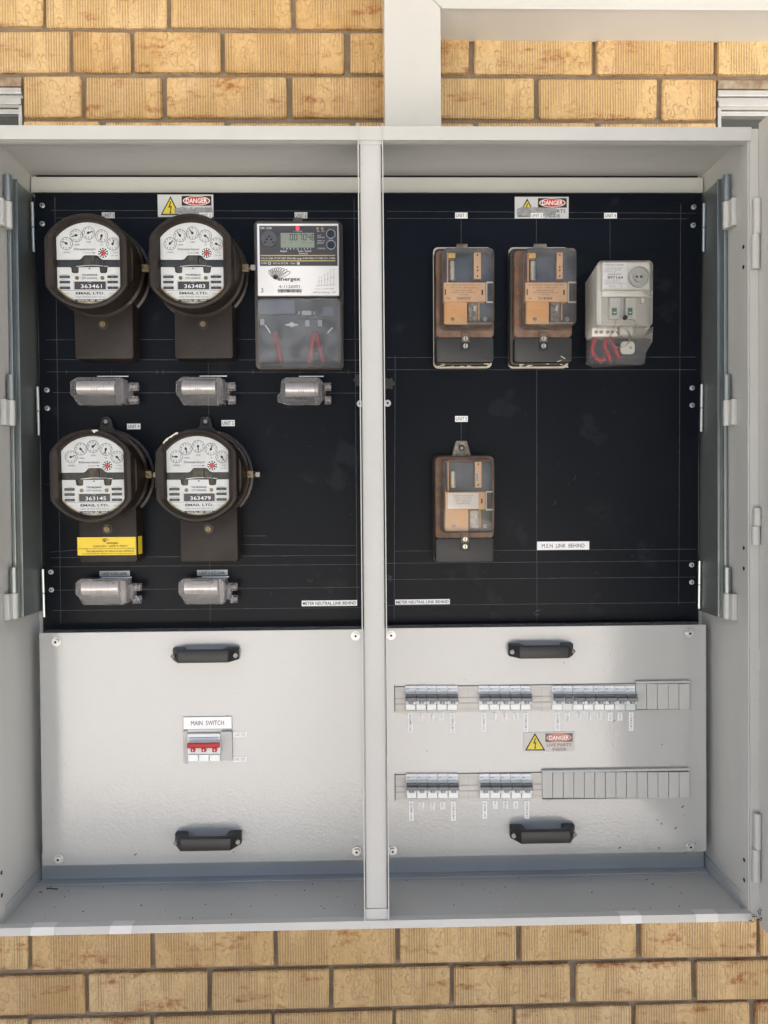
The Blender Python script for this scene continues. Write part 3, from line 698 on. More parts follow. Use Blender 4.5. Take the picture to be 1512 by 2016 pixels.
sticker(PAN, 778, 1180, 885.5, 1190, "METER NEUTRAL LINK BEHIND", "long METER NEUTRAL LINK BEHIND label right of the centre post", m_=WHT, pad=(.02, .22), bold=.012)
sticker(PAN, 1057.5, 1066, 1160, 1082.5, "M.E.N  LINK  BEHIND", "white M.E.N LINK BEHIND label low on the right black panel", m_=WHT, pad=(.09, .27))
sticker(PAN, 896, 418.5, 920.5, 430, "UNIT 1", "small white UNIT 1 label above the leftmost brown relay")
sticker(PAN, 1045, 419, 1069, 429, "UNIT 2", "small white UNIT 2 label on the scraped danger sign over the second relay", off=.0020)
sticker(PAN, 1189.5, 419, 1214.5, 430, "UNIT 4", "small white UNIT 4 label above the pale relay with two switches")
sticker(PAN, 896, 819, 921, 830.5, "UNIT 5", "small white UNIT 5 label above the lower brown relay")
# faint tape behind the UNIT labels of the small links
# danger signs
def danger(fr, x0, y0, x1, y1, label, scraped, faded=False):
    s = Site(fr, (x0 + x1) / 2, (y0 + y1) / 2, "danger_sign", label, "danger sign", "danger signs", .0006)
    W_, H_ = x1 - x0, y1 - y0; P = lambda fx, fy, o=.0012: s.l(x0 + fx * W_, y0 + fy * H_, o)
    m = MB(); s.bx(m, x0, y0, x1, y1, 0, .0008); m.build("sign_plate", mat("sign_white_faded", (.56, .53, .50), .35) if faded else WHTD if scraped else WHT, s.o)
    m = MB(); m.mi = 0
    tri = [P(.05, .93), P(.33, .93), P(.235, .05)] if not faded else [P(.03, .95), P(.43, .95), P(.225, .04)]
    if not faded: tri = [P(.05, .92), P(.40, .92), P(.23, .07)]
    c = Vector((sum(p[0] for p in tri) / 3, sum(p[1] for p in tri) / 3))
    m.flat(tri, -.0010); m.mi = 1; m.flat([tuple(c + (Vector(p) - c) * .80) for p in tri], -.0012)
    m.mi = 0
    bolt = [(.24, .28), (.20, .56), (.235, .54), (.215, .80), (.25, .80), (.222, .88), (.20, .76), (.205, .76), (.215, .60), (.175, .63), (.215, .28)]
    bolt = [(.225, .30), (.245, .30), (.22, .53), (.255, .50), (.235, .78), (.25, .77), (.225, .88), (.205, .75), (.22, .78), (.23, .57), (.19, .60)]
    m.flat([P(*p) for p in bolt], -.0014); m.build("warning_triangle", [INK, YEL], s.o)
    a, b, c_, d = s.r(x0 + .43 * W_, y0 + .06 * H_, x0 + .965 * W_, y0 + .50 * H_, .001); m = MB(); m.rect(a, c_, b, d, -.0010)
    cx, cz, rz = (a + b) / 2, (c_ + d) / 2, (d - c_) / 2
    m.mi = 1; m.disc(cx, cz, rz * .93, -.0012, 32, (b - a) / (d - c_) * .98); m.mi = 2; m.disc(cx, cz, rz * .83, -.0014, 32, (b - a) / (d - c_) * 1.02)
    m.build("danger_panel", [INK if not faded else mat("faded_black", (.14, .12, .11), .5), WHT if not faded else mat("peach", (.75, .5, .42), .5), REDF if faded else RED], s.o)
    lettering("DANGER", cx, cz, rz * .95, -.0017, WHT, s.o, (b - a) * .72, .03)
    ik = INK if not faded else mat("brown_ink", (.16, .11, .09), .5)
    xx = x0 + .70 * W_
    site_text(s, "LIVE PARTS", x0 + .46 * W_, y0 + .58 * H_, x0 + .94 * W_, y0 + .73 * H_, .0012, ik, bold=.012)
    site_text(s, "INSIDE", x0 + .57 * W_, y0 + .81 * H_, x0 + .84 * W_, y0 + .95 * H_, .0012, ik, bold=.012)
    if scraped:
        m = MB(); m.flat([s.l(px, py, .0019) for px, py in scraped], -.0019); m.build("scraped_patch", SCR, s.o)
        m = MB()
        for k in range(10):
            (xa, ya), (xb, yb) = random.sample(scraped, 2); t = random.random(); qx, qy = xa + (xb - xa) * t, ya + (yb - ya) * t
            m.stroke([s.l(qx, qy, .002), s.l(qx + random.uniform(-6, 6), qy + random.uniform(-1.5, 1.5), .002)], .0006, -.0021)
        m.build("scratches", WHTD, s.o)
danger(PAN, 310.5, 383, 420, 427, "scraped white danger sign behind the top of the second round meter", [(343, 410), (352, 409), (360, 407), (376, 412), (390, 408), (405, 410), (417, 407), (419, 418), (412, 420), (392, 421), (388, 423), (360, 424), (344, 420)])
danger(PAN, 1013.5, 387.5, 1119.5, 430, "scraped white danger sign above the relays with grey patch over its triangle", [(1018, 411), (1030, 407), (1052, 408), (1072, 409), (1090, 408), (1098, 412), (1094, 420), (1084, 424), (1070, 425), (1046, 424), (1043, 426), (1018, 424)])
danger(COV, 1030.5, 1441.5, 1131, 1479.5, "faded danger live parts inside sign between the two breaker rows", None, True)
sticker(COV, 361, 1411.5, 456, 1435, "MAIN  SWITCH", "white engraved MAIN SWITCH label above the red switch", thick=.0015, pad=(.16, .31), border=True)
sticker(COV, 458.5, 1441.5, 486, 1451, "LOAD SIDE", "tiny white LOAD SIDE label right of the main switch", ink=INKS)
sticker(COV, 459, 1489.5, 485.5, 1499.5, "LINE SIDE", "tiny white LINE SIDE label below right of the main switch", ink=INKS)

# ================================================================ ROUND INDUCTION METERS
def chop(R, xs, y, n=72, cx=0, cz=0):
    out = []
    for i in range(n):
        a = 2 * PI * i / n; out.append((cx + max(-xs, min(xs, R * math.cos(a))), y, cz + R * math.sin(a)))
    return out
def energex_logo(cx, cz, sc, y, m_, parent, name="logo"):
    """fan of thin ellipses meeting at a point, as on the meter and the tape"""
    m = MB(); apex = Vector((cx - .36 * sc, cz - .66 * sc))
    for k in range(9):
        t = k / 8; ang = math.radians(34 - 98 * t); L = sc * (1.05 + .62 * t * t); wd = sc * (.17 + .05 * t)
        d = Vector((-math.sin(ang), math.cos(ang))); q = Vector((d.y, -d.x)); c = apex + d * L * .56
        m.stroke([tuple(c + d * (L * .52 * math.sin(a)) + q * (wd * math.cos(a) * (.75 + .35 * math.sin(a)))) for a in [2 * PI * j / 20 for j in range(21)]], sc * .048, y)
    m.flat([tuple(apex + Vector((.03, -.06)) * sc), tuple(apex + Vector((.22, .26)) * sc), tuple(apex + Vector((-.16, .26)) * sc)], y - .0001)
    m.build(name, m_, parent)
def induction_meter(fx, fy, number, label, hands, seal, lug_px, stain=0.0, tilt=0.0):
    HB = .118
    uf, wf = PAN.uv(fx, fy, HB)
    t = thing("electricity_meter", label, "electricity meter", PAN.at(uf, wf, 0), (LEAN, 0, 0), "round brown induction meters", KD)
    # base ring and case
    m = MB(); R0 = .1005
    rg = [chop(R0, 1, -.0005), chop(R0, 1, -.010), chop(R0 - .005, 1, -.012), chop(R0 - .006, 1, -.040), chop(R0 - .002, 1, -.044), chop(R0 - .002, 1, -.052), chop(R0 - .007, .098, -.056),
          chop(.0945, .093, -.075), chop(.0915, .088, -.098)]
    m.loft(rg); m.build("case", BAKEB, t, smooth=True)
    # bezel
    m = MB()
    m.loft([chop(.093, .085, -.096), chop(.0955, .0835, -.101), chop(.0960, .0835, -.112), chop(.0935, .0810, -.117), chop(.0885, .0745, -.118), chop(.0840, .0665, -.1135), chop(.0820, .0640, -.106), chop(.0815, .0635, -.098)], False, False)
    m.build("bezel", BAKE, t, smooth=True)
    # cavity back and disc
    m = MB(); m.flat([(p[0], p[2]) for p in chop(.0825, .0645, 0)], -.0985); m.build("movement_backing", mat("movement_dark", (.012, .012, .012), .4, var=(60, .8, (.035, .032, .03))), t)
    D = -.1025    # dial face
    mm = lambda x, z: (x / 1000, z / 1000)
    def arc(R, x0, x1, n=14):  # along the window's round edge
        a0, a1 = math.acos(max(-1, min(1, x0 / R))), math.acos(max(-1, min(1, x1 / R)))
        return [(R * math.cos(a0 + (a1 - a0) * i / n), R * math.sin(a0 + (a1 - a0) * i / n)) for i in range(n + 1)]
    top = [mm(*p) for p in arc(81, 63, -63)] + [mm(*p) for p in ((-63, 7), (-19, 7), (-14.5, 9), (-10, 14.5), (-7, 16), (16, 16), (20, 14.5), (25, 9), (30, 7), (63, 7))]
    dp = MB(); dp.prism([(a, b) for a, b in top], D, D + .001)
    bot = [mm(*p) for p in ((-63, -8), (-37, -8), (-35, -9.5), (-34, -18), (-30, -20), (-22, -20), (-20, -18), (-19.5, -8), (22, -8), (23, -18), (25, -20), (34, -20), (37, -18), (38.5, -9), (40, -8), (63, -8))]
    bot2 = [mm(p[0], -p[1]) for p in arc(81, 63, -63)][::1]
    low = bot[::-1] + [(x, z) for x, z in bot2[::-1]]
    dp.prism(low, D, D + .001)
    plate = dp.build("dial_plate", DIAL, t)
    # old stain round the foot
    m = MB(); arcp = [(.081 * math.cos(math.radians(a)), .081 * math.sin(math.radians(a))) for a in range(215, 326, 5)]
    inn = [(p[0] * (.955 + .02 * random.random()), p[1] * (.965 + .012 * random.random())) for p in arcp]
    m.flat(arcp + inn[::-1], D - .0002); m.build("stain", STAIN, plate)
    # silver disc edge
    m = MB(); m.loft([[(.040 * math.cos(a), -.094 - .0075 + .0 * a, .0) for a in (0,)]][:0] or [[(x / 1000, -.0996 - .0026 * math.cos(x / 40 * 1.5), z / 1000) for x, z in [(-25 + i * 3.2, -7.2 + 2.4 * math.cos((-25 + i * 3.2 - 8) / 34 * 1.5)) for i in range(21)] + [(-25 + i * 3.2, -5.9 + 2.4 * math.cos((-25 + i * 3.2 - 8) / 34 * 1.5)) for i in range(20, -1, -1)]],
        [(x / 1000, -.0990 - .0026 * math.cos(x / 40 * 1.5), z / 1000) for x, z in [(-25 + i * 3.2, -7.2 + 2.4 * math.cos((-25 + i * 3.2 - 8) / 34 * 1.5)) for i in range(21)] + [(-25 + i * 3.2, -5.9 + 2.4 * math.cos((-25 + i * 3.2 - 8) / 34 * 1.5)) for i in range(20, -1, -1)]]])
    m.build("rotor_disc", ALU, t)
    # register dials
    cs = ((-43, 39), (-23, 55), (2, 60), (28, 54), (50, 38))
    for (cx, cz), h in zip(cs, hands):
        m = MB(); m.ring(cx / 1000, cz / 1000, .0128, .0120, D - .0003, D, 32)
        for k in range(10):
            a = math.radians(90 - 36 * k); m.stroke([((cx + 11.6 * math.cos(a)) / 1000, (cz + 11.6 * math.sin(a)) / 1000), ((cx + 12.3 * math.cos(a)) / 1000, (cz + 12.3 * math.sin(a)) / 1000)], .0004, D - .0002)
            c = text_mesh(str(k))
            dx, dz = cx + 9.1 * math.cos(a), cz + 9.1 * math.sin(a)
            src = c[0]; off = len(m.bm.verts); sz = .0040 / .7; V = [m.bm.verts.new((dx / 1000 + (v.co.x - (c[1] + c[2]) / 2) * sz, D - .0002, dz / 1000 + (v.co.y - .345) * sz)) for v in src.vertices]
            for f in src.polygons:
                try: m.bm.faces.new([V[i] for i in f.vertices])
                except ValueError: pass
        m.build("dial", INK, plate)
        m = MB(); a = math.radians(h); d = Vector((math.cos(a), math.sin(a))); q = Vector((-d.y, d.x)); c = Vector((cx, cz))
        P = lambda v: (v.x / 1000, v.y / 1000)
        m.prism([P(c - d * 3.2 - q * 1.2), P(c + d * 7.2 - q * .8), P(c + d * 9.8), P(c + d * 7.2 + q * .8), P(c - d * 3.2 + q * 1.2)], D - .0016, D - .0009)
        m.disc(cx / 1000, cz / 1000, .0026, D - .0018, 12); m.build("pointer", INK, plate)
    T = lambda s_, x, z, h_, w_=None, mt=INKG, b=0.0: lettering(s_, x / 1000, z / 1000, h_ / 1000, D - .0007, mt, plate, w_ / 1000 if w_ else None, b)
    T("10000", -43, 21.5, 3.4, 13.5); T("1000", -22, 36.5, 3.4, 11); T("100", 2, 42, 3.4, 8.5); T("10", 28, 36.5, 3.4, 5)
    T("Kilowatt-hours", -6, 28, 4.8, 43, INK); T("1 kWh", 53, 21, 2.6, 11); T("per div", 53, 15.5, 2.6, 12)
    m = MB(); m.stroke([(-.009, .0205), (.012, .0205)], .0006, D - .0003); m.flat([(.010, .0192), (.0155, .0205), (.010, .0218)], D - .0003); m.build("arrow", INK, plate)
    m = MB(); gx, gz = .030, .0205; m.mi = 0; m.disc(gx, gz, .0098, D - .0003, 28)
    m.mi = 1
    for k in range(10):
        a = math.radians(36 * k); d = Vector((math.cos(a), math.sin(a))); m.stroke([(gx + d.x * .0064, gz + d.y * .0064), (gx + d.x * .0086, gz + d.y * .0086)], .0022, D - .0005)
    m.mi = 2; m.disc(gx, gz, .0044, D - .0006, 20)
    m.mi = 1
    for k in range(4):
        a = math.radians(90 * k + 30); d = Vector((math.cos(a), math.sin(a))); m.stroke([(gx + d.x * .003, gz + d.y * .003), (gx + d.x * .0052, gz + d.y * .0052)], .0006, D - .0008)
    m.build("test_dial", [INK, WHT, RED], plate)
    T("THE BRISBANE", 2, -23.5, 3.7, 31, INK, .012); T("CITY COUNCIL", 2, -30, 3.7, 31, INK, .012)
    m = MB(); m.flat([(-.001, -.0118), (.005, -.0118), (.002, -.009)], D - .0003)
    for bx_ in (-58.5, 37.5):
        for z0, z1 in ((-24.5, -30), (-35, -40.5), (-46.5, -52)): m.rect(bx_ / 1000, z1 / 1000, (bx_ + 21) / 1000, z0 / 1000, D - .0003)
    m.rect(-.029, -.0525, .034, -.0365, D - .0003)
    m.rect(-.029, -.077, .034, -.0722, D - .0003)
    m.rect(-.0615, -.0545, .0615, -.0540, D - .0003); m.rect(-.0305, -.0532, -.0301, -.034, D - .0003); m.rect(.0357, -.0532, .0361, -.034, D - .0003)
    m.build("printed_blocks", mat("print_charcoal", (.035, .037, .04), .5), plate)
    for x, z, s_ in ((-48, -22.5, "Amps"), (-48, -33, "Phase"), (-48, -44, "Revs per kWh"), (48, -22.5, "Volts"), (48, -33, "Wires"), (48, -44, "Cycles")): T(s_, x, z, 1.8, 12 if len(s_) < 8 else 18)
    for x, z, s_ in ((-48, -27.3, "15-60 AMPS"), (-48, -37.8, "1"), (-48, -49.3, "133-1/3"), (48, -27.3, "240"), (48, -37.8, "2"), (48, -49.3, "50")): T(s_, x, z, 2.2, None, INKS)
    T(number, 5, -46, 7.6, 42, WHT, .005); T("Number", 2, -38.3, 1.6, None, WHTD)
    T("EMAIL LTD.", 2.5, -60, 4.8, 58, INK, .035); T("CHASE  WESTMARK  METER  TYPE  M.L", 2.5, -67.6, 2.4, 58); T("Serial No. 6B0  180" + number[-2:], 2.5, -74.6, 3.0, 50, WHT, .01)
    T("Sydney", -45, -60.5, 1.8, 9); T("Melbourne", 47, -60.5, 1.8, 14)
    m = MB()
    for hx in (-23.5, 27.5): m.ring(hx / 1000, -.0295, .0040, .0030, D - .0008, D, 14); m.disc(hx / 1000, -.0295, .003, D - .0006, 12)
    m.build("dial_screw", BRASS, plate)
    # black movement pieces seen through the slot
    m = MB(); m.box(-.010, .012, -.1012, -.0986, -.004, .016, .0005); m.box(.0135, .030, -.1008, -.0986, -.006, .009, .0005); m.box(-.031, -.021, -.1012, -.0987, -.020, -.006, .001); m.box(.025, .035, -.1012, -.0987, -.020, -.006, .001)
    m.build("movement", mat("movement_brown", (.03, .024, .018), .4, metal=.3, var=(100, .7, (.10, .085, .06))), t)
    m = MB(); m.loft([chop(.0822 * q, .0642 * q, -.1065 - .005 * (1 - q * q)) for q in (1, .93, .82, .66, .45, .2)], False, True); m.build("glass", GLASSM, t, smooth=True)
    # terminal cover
    tb, zb_, zt__ = .061, -.184, -.070
    m = MB(); cxo = .010
    poly = [(cxo - tb + .004, zb_), (cxo + tb - .004, zb_), (cxo + tb, zb_ + .005), (cxo + tb, zt__), (cxo - tb, zt__), (cxo - tb, zb_ + .005)]
    m.prism(poly, -.050, -.0005, .0030)
    tc = m.build("terminal_cover", BAKE, t, smooth=True)
    m = MB(); m.cyl((cxo, -.0505, -.113), (cxo, -.0515, -.113), .0105, n=20); m.build("screw_boss", BAKEB, tc)
    m = MB(); m.cyl((cxo, -.0512, -.113), (cxo, -.0562, -.113), .0058, n=14); m.box(cxo - .0008, cxo + .0008, -.0580, -.056, -.118, -.108); m.build("screw", BRASS, tc, smooth=True)
    # hanging lug
    if lug_px:
        m = MB(); zc = .114
        m.prism([(-.030, .088), (.030, .088), (.014, .106), (.012, .122), (.006, .128), (-.006, .128), (-.012, .122), (-.014, .106)], -.014, -.0008, .003)
        lg = m.build("hanging_lug", BAKEB, t, smooth=True)
        m = MB(); m.cyl((0, -.0146, .114), (0, -.0152, .114), .0068, n=16); m.mi = 1; m.cyl((0, -.0152, .1165), (0, -.0165, .1165), .0042, n=12); m.build("lug_hole", [DARK, LEAD], lg)
        if number != "363145":
            m = MB(); pts = [(112 + 3.2 * k + random.uniform(-.8, .8)) for k in range(8)]
            out = [(.0945 * math.cos(math.radians(a)) , (.0950 + random.uniform(-.001, .0012)) * math.sin(math.radians(a))) for a in pts]; inn = [(.0915 * math.cos(math.radians(a)), (.0915 + random.uniform(-.0016, .0022)) * math.sin(math.radians(a))) for a in pts]
            m.flat(out + inn[::-1], -.1186); m.build("paint_flake", CREAMP, t)
        else:
            m = MB(); m.flat([(.005, .0925), (.016, .0935), (.019, .0905), (.013, .0895), (.011, .0860), (.008, .0890)], -.1186); m.build("paint_flake", CREAMP, t)
    # seals at the sides
    m = MB(); m.box(.0935, .108, -.060, -.044, -.006, .010, .002); m.build("seal_lug", BRASS, t)
    m = MB()
    if seal: m.tube([(.103, -.058, .002), (.110, -.062, .000), (.117, -.060, .004)], .0012, 6); m.box(.112, .122, -.066, -.058, -.004, .007, .002)
    m.tube([(.097, -.060, .004), (.1, -.066, 0), (.103, -.060, -.002)], .0012, 6)
    m.build("wire_seal", LEAD, t)
    m = MB()
    for k in range(7):
        z = -.004 + k * .0013; 
    m.box(-.102, -.093, -.058, -.046, -.005, .007, .002); m.build("seal_lug", BRASS, t)
    return t
induction_meter(168.5, 514, "363461", "upper left round brown meter numbered 363461 above the first clear fuse link", (150, 195, 20, 255, 70), False, False)
induction_meter(374.5, 514, "363483", "upper round brown meter numbered 363483 hanging in front of the danger sign", (45, 125, 130, -40, -25), True, False)
t4 = induction_meter(177.5, 937, "363145", "lower left round brown meter numbered 363145 with yellow tape across its base", (20, -55, 40, 255, -50), True, True)
induction_meter(386, 936.5, "363479", "lower round brown meter numbered 363479 with lead seal on its right side", (180, -75, -88, 70, -60), True, True)
# yellow safety tape
s = Site(PAN, 214, 1075, "safety_tape", "yellow energex safety tape wrapped over the lower left meter's base", "tape", base=.0506)
a, b, c, d = s.r(152.5, 1057.5, 266, 1093, .0006)
m = MB(); m.loft([[(x, y, z) for x, y in ((a, 0), (a, -.0006), (b, -.0006), (b + .0026, .002), (b + .0065, .028), (b + .0060, .028), (b + .0020, .0025), (b - .001, 0))] for z in (c, d)])
tp = m.build("tape_band", TAPEY, s.o)
energex_logo(*s.l(207, 1063, .0008), .0065, -.0008, INK, s.o)
for tx, x0, y0, x1, y1, bo in (("energex", 210, 1066.5, 233, 1070.5, .03), ("ENERGEX - SAFETY FIRST!", 184, 1073.5, 251, 1077, .015), ("THIS EQUIPMENT HAS BEEN SEALED FOR YOUR PROTECTION AND TO UNDERTAKE", 154, 1079.2, 265, 1081, .02),
                           ("THE BREAKING OF SEALS IS AN OFFENCE", 169, 1083.5, 264, 1087, .02), ("ALL WORKS MUST BE CARRIED OUT BY A LICENSED ELECTRICIAN", 162, 1089, 264, 1091, .02)):
    site_text(s, tx, x0, y0, x1, y1, .0008, INK, bold=bo)

# ================================================================ DIGITAL METER
s = Site(PAN, 590, 580, "digital_meter", "grey electronic meter with white energex faceplate, screen and frosted lower cover", "electronic meter")
H1 = .055
m = MB(); a, b, c, d = s.r(503, 440, 676, 728, .012); m.prism(rrect(a, b, c, d, .010), -.026, -.0005, .002); m.build("base", mat("meter_base_brown", (.085, .07, .058), .5), s.o, smooth=True)
m = MB(); a, b, c, d = s.r(501, 434, 671, 584, H1); m.prism(rrect(a, b, c, d, .010), -H1 + .004, -.0262, .003); m.build("display_housing", mat("smoke_housing", (.075, .07, .066), .35), s.o, smooth=True)
fp = MB(); s.fl(fp, 507, 440.5, 666.5, 582, H1 - .0035); face = fp.build("faceplate", WHT, s.o)
O = H1 - .0032
ft = lambda tx, x0, y0, x1, y1, mm_, b=0.0, fit=True: site_text(s, tx, x0, y0, x1, y1, O + .0006, mm_, face, b, fit)
m = MB(); s.fl(m, 511, 444.5, 664.5, 523.5, O); m.mi = 1
for y in (503, 513.5): s.fl(m, 513, y - .9, 660, y + .9, O + .0003)
m.build("dark_band", [mat("faceplate_dark", (.05, .045, .042), .4), mat("gold_line", (.62, .48, .12), .4)], face)
ft("EM 1200", 513, 447, 535, 451, WHTD, .02); ft("1 Wh/imp", 578, 453.5, 595, 456, WHTD)
ft("S2", 624, 453.5, 629, 456.5, WHTD); ft("S1", 633, 453.5, 638, 456.5, WHTD); ft("ALT", 625, 462, 632, 464.5, WHTD); ft("DISPLAY", 625, 466, 640, 468.7, WHTD); ft("PRESS TO", 625, 473, 640, 475.3, WHTD); ft("BOOST", 625, 477, 638, 480, WHTD); ft("SCROLL", 625.5, 487.5, 641, 490.5, WHTD)
ft("1  A  B  C  D  1  2  3  1", 558, 488, 612, 491, WHTD, .02); ft("Ripple", 552, 492.5, 565, 496, WHTD, .02); ft("Total  Switch", 586, 492.5, 613, 496, WHTD, .02); ft("Previous", 588.5, 497.5, 606, 500.5, WHTD, .02)
ft("I=3x10-100A 1P 2W 240V 50Hz Mid range A+N=100A LT=100A I2=1.1=40A", 514, 506.6, 660, 510.4, WHTD, .02)
ft("N10882", 513.5, 516.5, 526, 520, WHTD, .02); ft("NSC No 24 Q 08    Class 1", 537.5, 516.5, 583, 520, WHTD, .015)
m = MB(); x, z = s.l(530.8, 518.3, O); m.ring(x, z, .0032, .0018, -O - .0006, -O); m.mi = 0; s.fl(m, 585, 516, 590, 521, O + .0004); m.build("approval_mark", WHTD, face)
m = MB(); s.bx(m, 551.5, 457.5, 620, 489, 0, .0004); m.bm.free()
m = MB(); s.fl(m, 552.5, 458.5, 618.8, 487.5, O + .0006); lcd = m.build("screen", LCD, s.o)
SEG = {'0': 'abcdef', '7': 'abc', '4': 'fgbc', '8': 'abcdefg'}
def seg7(mb, ch, x0, z0, w, h, t, y):
    P = {'a': ((0, 1), (1, 1)), 'b': ((1, 1), (1, .5)), 'c': ((1, .5), (1, 0)), 'd': ((0, 0), (1, 0)), 'e': ((0, 0), (0, .5)), 'f': ((0, .5), (0, 1)), 'g': ((0, .5), (1, .5))}
    for k in SEG[ch]:
        (a_, b_), (c_, d_) = P[k]; A = Vector((x0 + a_ * w + .12 * w * b_, z0 + b_ * h)); B_ = Vector((x0 + c_ * w + .12 * w * d_, z0 + d_ * h)); dd = (B_ - A) * .08
        mb.stroke([tuple(A + dd), tuple(B_ - dd)], t, y)
m = MB()
for i, ch in enumerate("007048"):
    x, z = s.l(571 + 8.3 * i + (1.5 if i > 1 else 0), 472.5, O + .0008); w_ = s.l(576, 472, O)[0] - s.l(571, 472, O)[0]; seg7(m, ch, x, z, w_, .0118, .0014, -O - .0009)
m.build("screen_digits", INK, lcd)
for tx, x0, x1 in (("<0", 556, 562), ("W", 571, 575), ("kW h", 595, 604), ("1 2", 607, 614)): site_text(s, tx, x0, 476, x1, 479.5, O + .0009, INKG, lcd)
m = MB(); x, z = s.l(529.8, 470.5, O); m.ring(x, z, .0162, .0128, -O - .0024, -O + .001, 32); m.disc(x, z, .0135, -O - .0010, 30); m.mi = 1
for dx, dz in ((0, .0048), (-.0048, -.001), (.0048, -.001), (-.0088, -.0075), (.0088, -.0075)): m.disc(x + dx, z + dz, .0021, -O - .0016, 14)
m.build("optical_port", [mat("port_grey", (.11, .105, .10), .35, metal=.3), DARK], s.o, smooth=False)
for bx_, by_ in ((651.3, 461.5), (651.8, 483)):
    x, z = s.l(bx_, by_, O); m = MB(); m.ring(x, z, .0098, .0084, -O - .004, -O, 26); m.mi = 1; m.cyl((x, -O, z), (x, -O - .0030, z), .0083, n=24); m.build("push_button", [mat("button_rim", (.5, .5, .48), .2, metal=.6), BLACK], s.o, smooth=True)
m = MB(); x, z = s.l(586, 449.5, O); m.cyl((x, -O, z), (x, -O - .0022, z), .0038, n=14); m.build("indicator_lamp", LED, s.o)
m = MB(); x, z = s.l(634.5, 450, O); m.cyl((x, -O, z), (x, -O - .0015, z), .0024, n=10); x, z = s.l(625, 450, O); m.cyl((x, -O, z), (x, -O - .0015, z), .0024, n=10); m.build("status_lamp", AMB, s.o)
energex_logo(*s.l(548, 538, O), .0195, -O - .0005, INK, face)
ft("energex", 546.5, 545.5, 591.5, 552.5, INK, .03); ft("4-1126001", 549, 561, 590, 567, INKG)
m = MB(); x0, x1, z0, z1 = s.r(547, 569.5, 593.5, 576, O); x = x0; random.seed(3)
while x < x1:
    w_ = random.choice((.0004, .0007, .0011)); m.rect(x, z0, min(x + w_, x1), z1, -O - .0005); x += w_ + random.choice((.0004, .0006, .0009))
m.build("barcode", INK, face)
ft("3", 513.5, 567, 518.5, 576, INKG)
m = MB()
for k, (xx, yt) in enumerate(((628, 546), (633, 544), (639, 540), (645, 537), (651, 531), (657, 530))):
    m.stroke([s.l(xx - 4, 562, O), s.l(xx, 562, O), s.l(xx, yt, O), s.l(xx + 3, yt, O)], .0004, -O - .0005); x, z = s.l(xx, (yt + 562) / 2, O); m.ring(x, z, .0014, .0010, -O - .0006, -O - .0004, 10)
m.stroke([s.l(622, 563, O), s.l(660, 560, O)], .0004, -O - .0005); m.build("wiring_diagram", INKS, face)
ft("Cat No. E1234567CB001", 620.5, 567.5, 658, 569.5, INKS); ft("AMPY Email Metering    2007", 616, 574, 661, 577, INKG)
m = MB(); a, b, c, d = s.r(501.5, 434.5, 670.5, 583.5, H1); m.prism(rrect(a, b, c, d, .010), -H1 - .002, -H1 + .0005, .001); m.build("front_window", clear("display_window", haze=.0, rough=.03, body=(.5, .5, .5), edge=0, ior=1.22), s.o, smooth=True)
# inner terminal area
m = MB(); s.bx(m, 512, 592, 664, 722, .026, .030, .001); m.mi = 1; s.bx(m, 508, 590, 580, 618, .030, .044, .001); s.bx(m, 634, 604, 655, 622, .030, .042, .001); m.mi = 0; s.bx(m, 584, 606, 624, 626, .03, .046, .001); m.mi = 2; s.bx(m, 594, 612, 613, 620, .046, .048); s.bx(m, 587, 613, 590, 619, .046, .048); s.bx(m, 617, 613, 620, 619, .046, .048)
s.bx(m, 512, 628, 520, 640, .03, .04); s.bx(m, 601, 630, 609, 642, .03, .04); s.bx(m, 626, 630, 634, 642, .03, .04)
m.build("terminal_block", [mat("terminal_dark", (.045, .047, .05), .5), mat("terminal_slate", (.12, .15, .19), .5), WHTD], s.o)
for pts in (((542, 655), (544, 670), (549, 690), (553, 712)), ((618, 655), (614, 675), (612, 698), (608, 716)), ((620, 655), (627, 675), (632, 695), (638, 712))):
    m = MB(); m.tube([(*[s.l(px, py, .040)[0]], -.040, s.l(px, py, .040)[1]) for px, py in pts], .0052, 10); m.build("red_wire", REDW, s.o, smooth=True)
m = MB(); a, b, c, d = s.r(505.5, 586, 672.5, 714, .060)
m.loft([[(p[0], -.0265, p[1] ) for p in rrect(a - .002, b + .002, c - .008, d + .0005, .011)], [(p[0], -.056, p[1]) for p in rrect(a, b, c, d, .011)], [(p[0], -.060, p[1]) for p in rrect(a + .003, b - .003, c + .003, d - .003, .009)]], False, True)
m.build("frosted_cover", FROST, s.o, smooth=True)
m = MB(); x, z = s.l(574.5, 639.5, .064); m.cyl((x, -.0600, z), (x, -.0665, z), .0052, n=14)
for sg in (-1, 1): m.loft([[(x + sg * .003, -.0625, z + .0030), (x + sg * .003, -.0625, z - .0030), (x + sg * .003, -.0655, z - .003), (x + sg * .003, -.0655, z + .003)], [(x + sg * .0135, -.063, z + .0008), (x + sg * .0135, -.063, z - .0008), (x + sg * .0135, -.065, z - .0008), (x + sg * .0135, -.065, z + .0008)]])
m.build("wing_screw", mat("nickel", (.60, .56, .45), .28, metal=1), s.o, smooth=True)
for pts in (((522, 640), (529, 650), (532, 656)), ((655, 645), (648, 652), (645, 656))):
    m = MB(); m.tube([(s.l(px, py, .061)[0], -.061, s.l(px, py, .061)[1]) for px, py in pts], .0012, 6); m.build("cover_clip", WHTD, s.o)
m = MB(); x, z = s.l(586, 433, .010); m.prism([(x - .012, z - .006), (x + .012, z - .006), (x + .008, z + .006), (x - .008, z + .006)], -.010, -.0005, .002); m.build("hanging_lug", mat("lug_brown", (.12, .09, .07), .6), s.o)

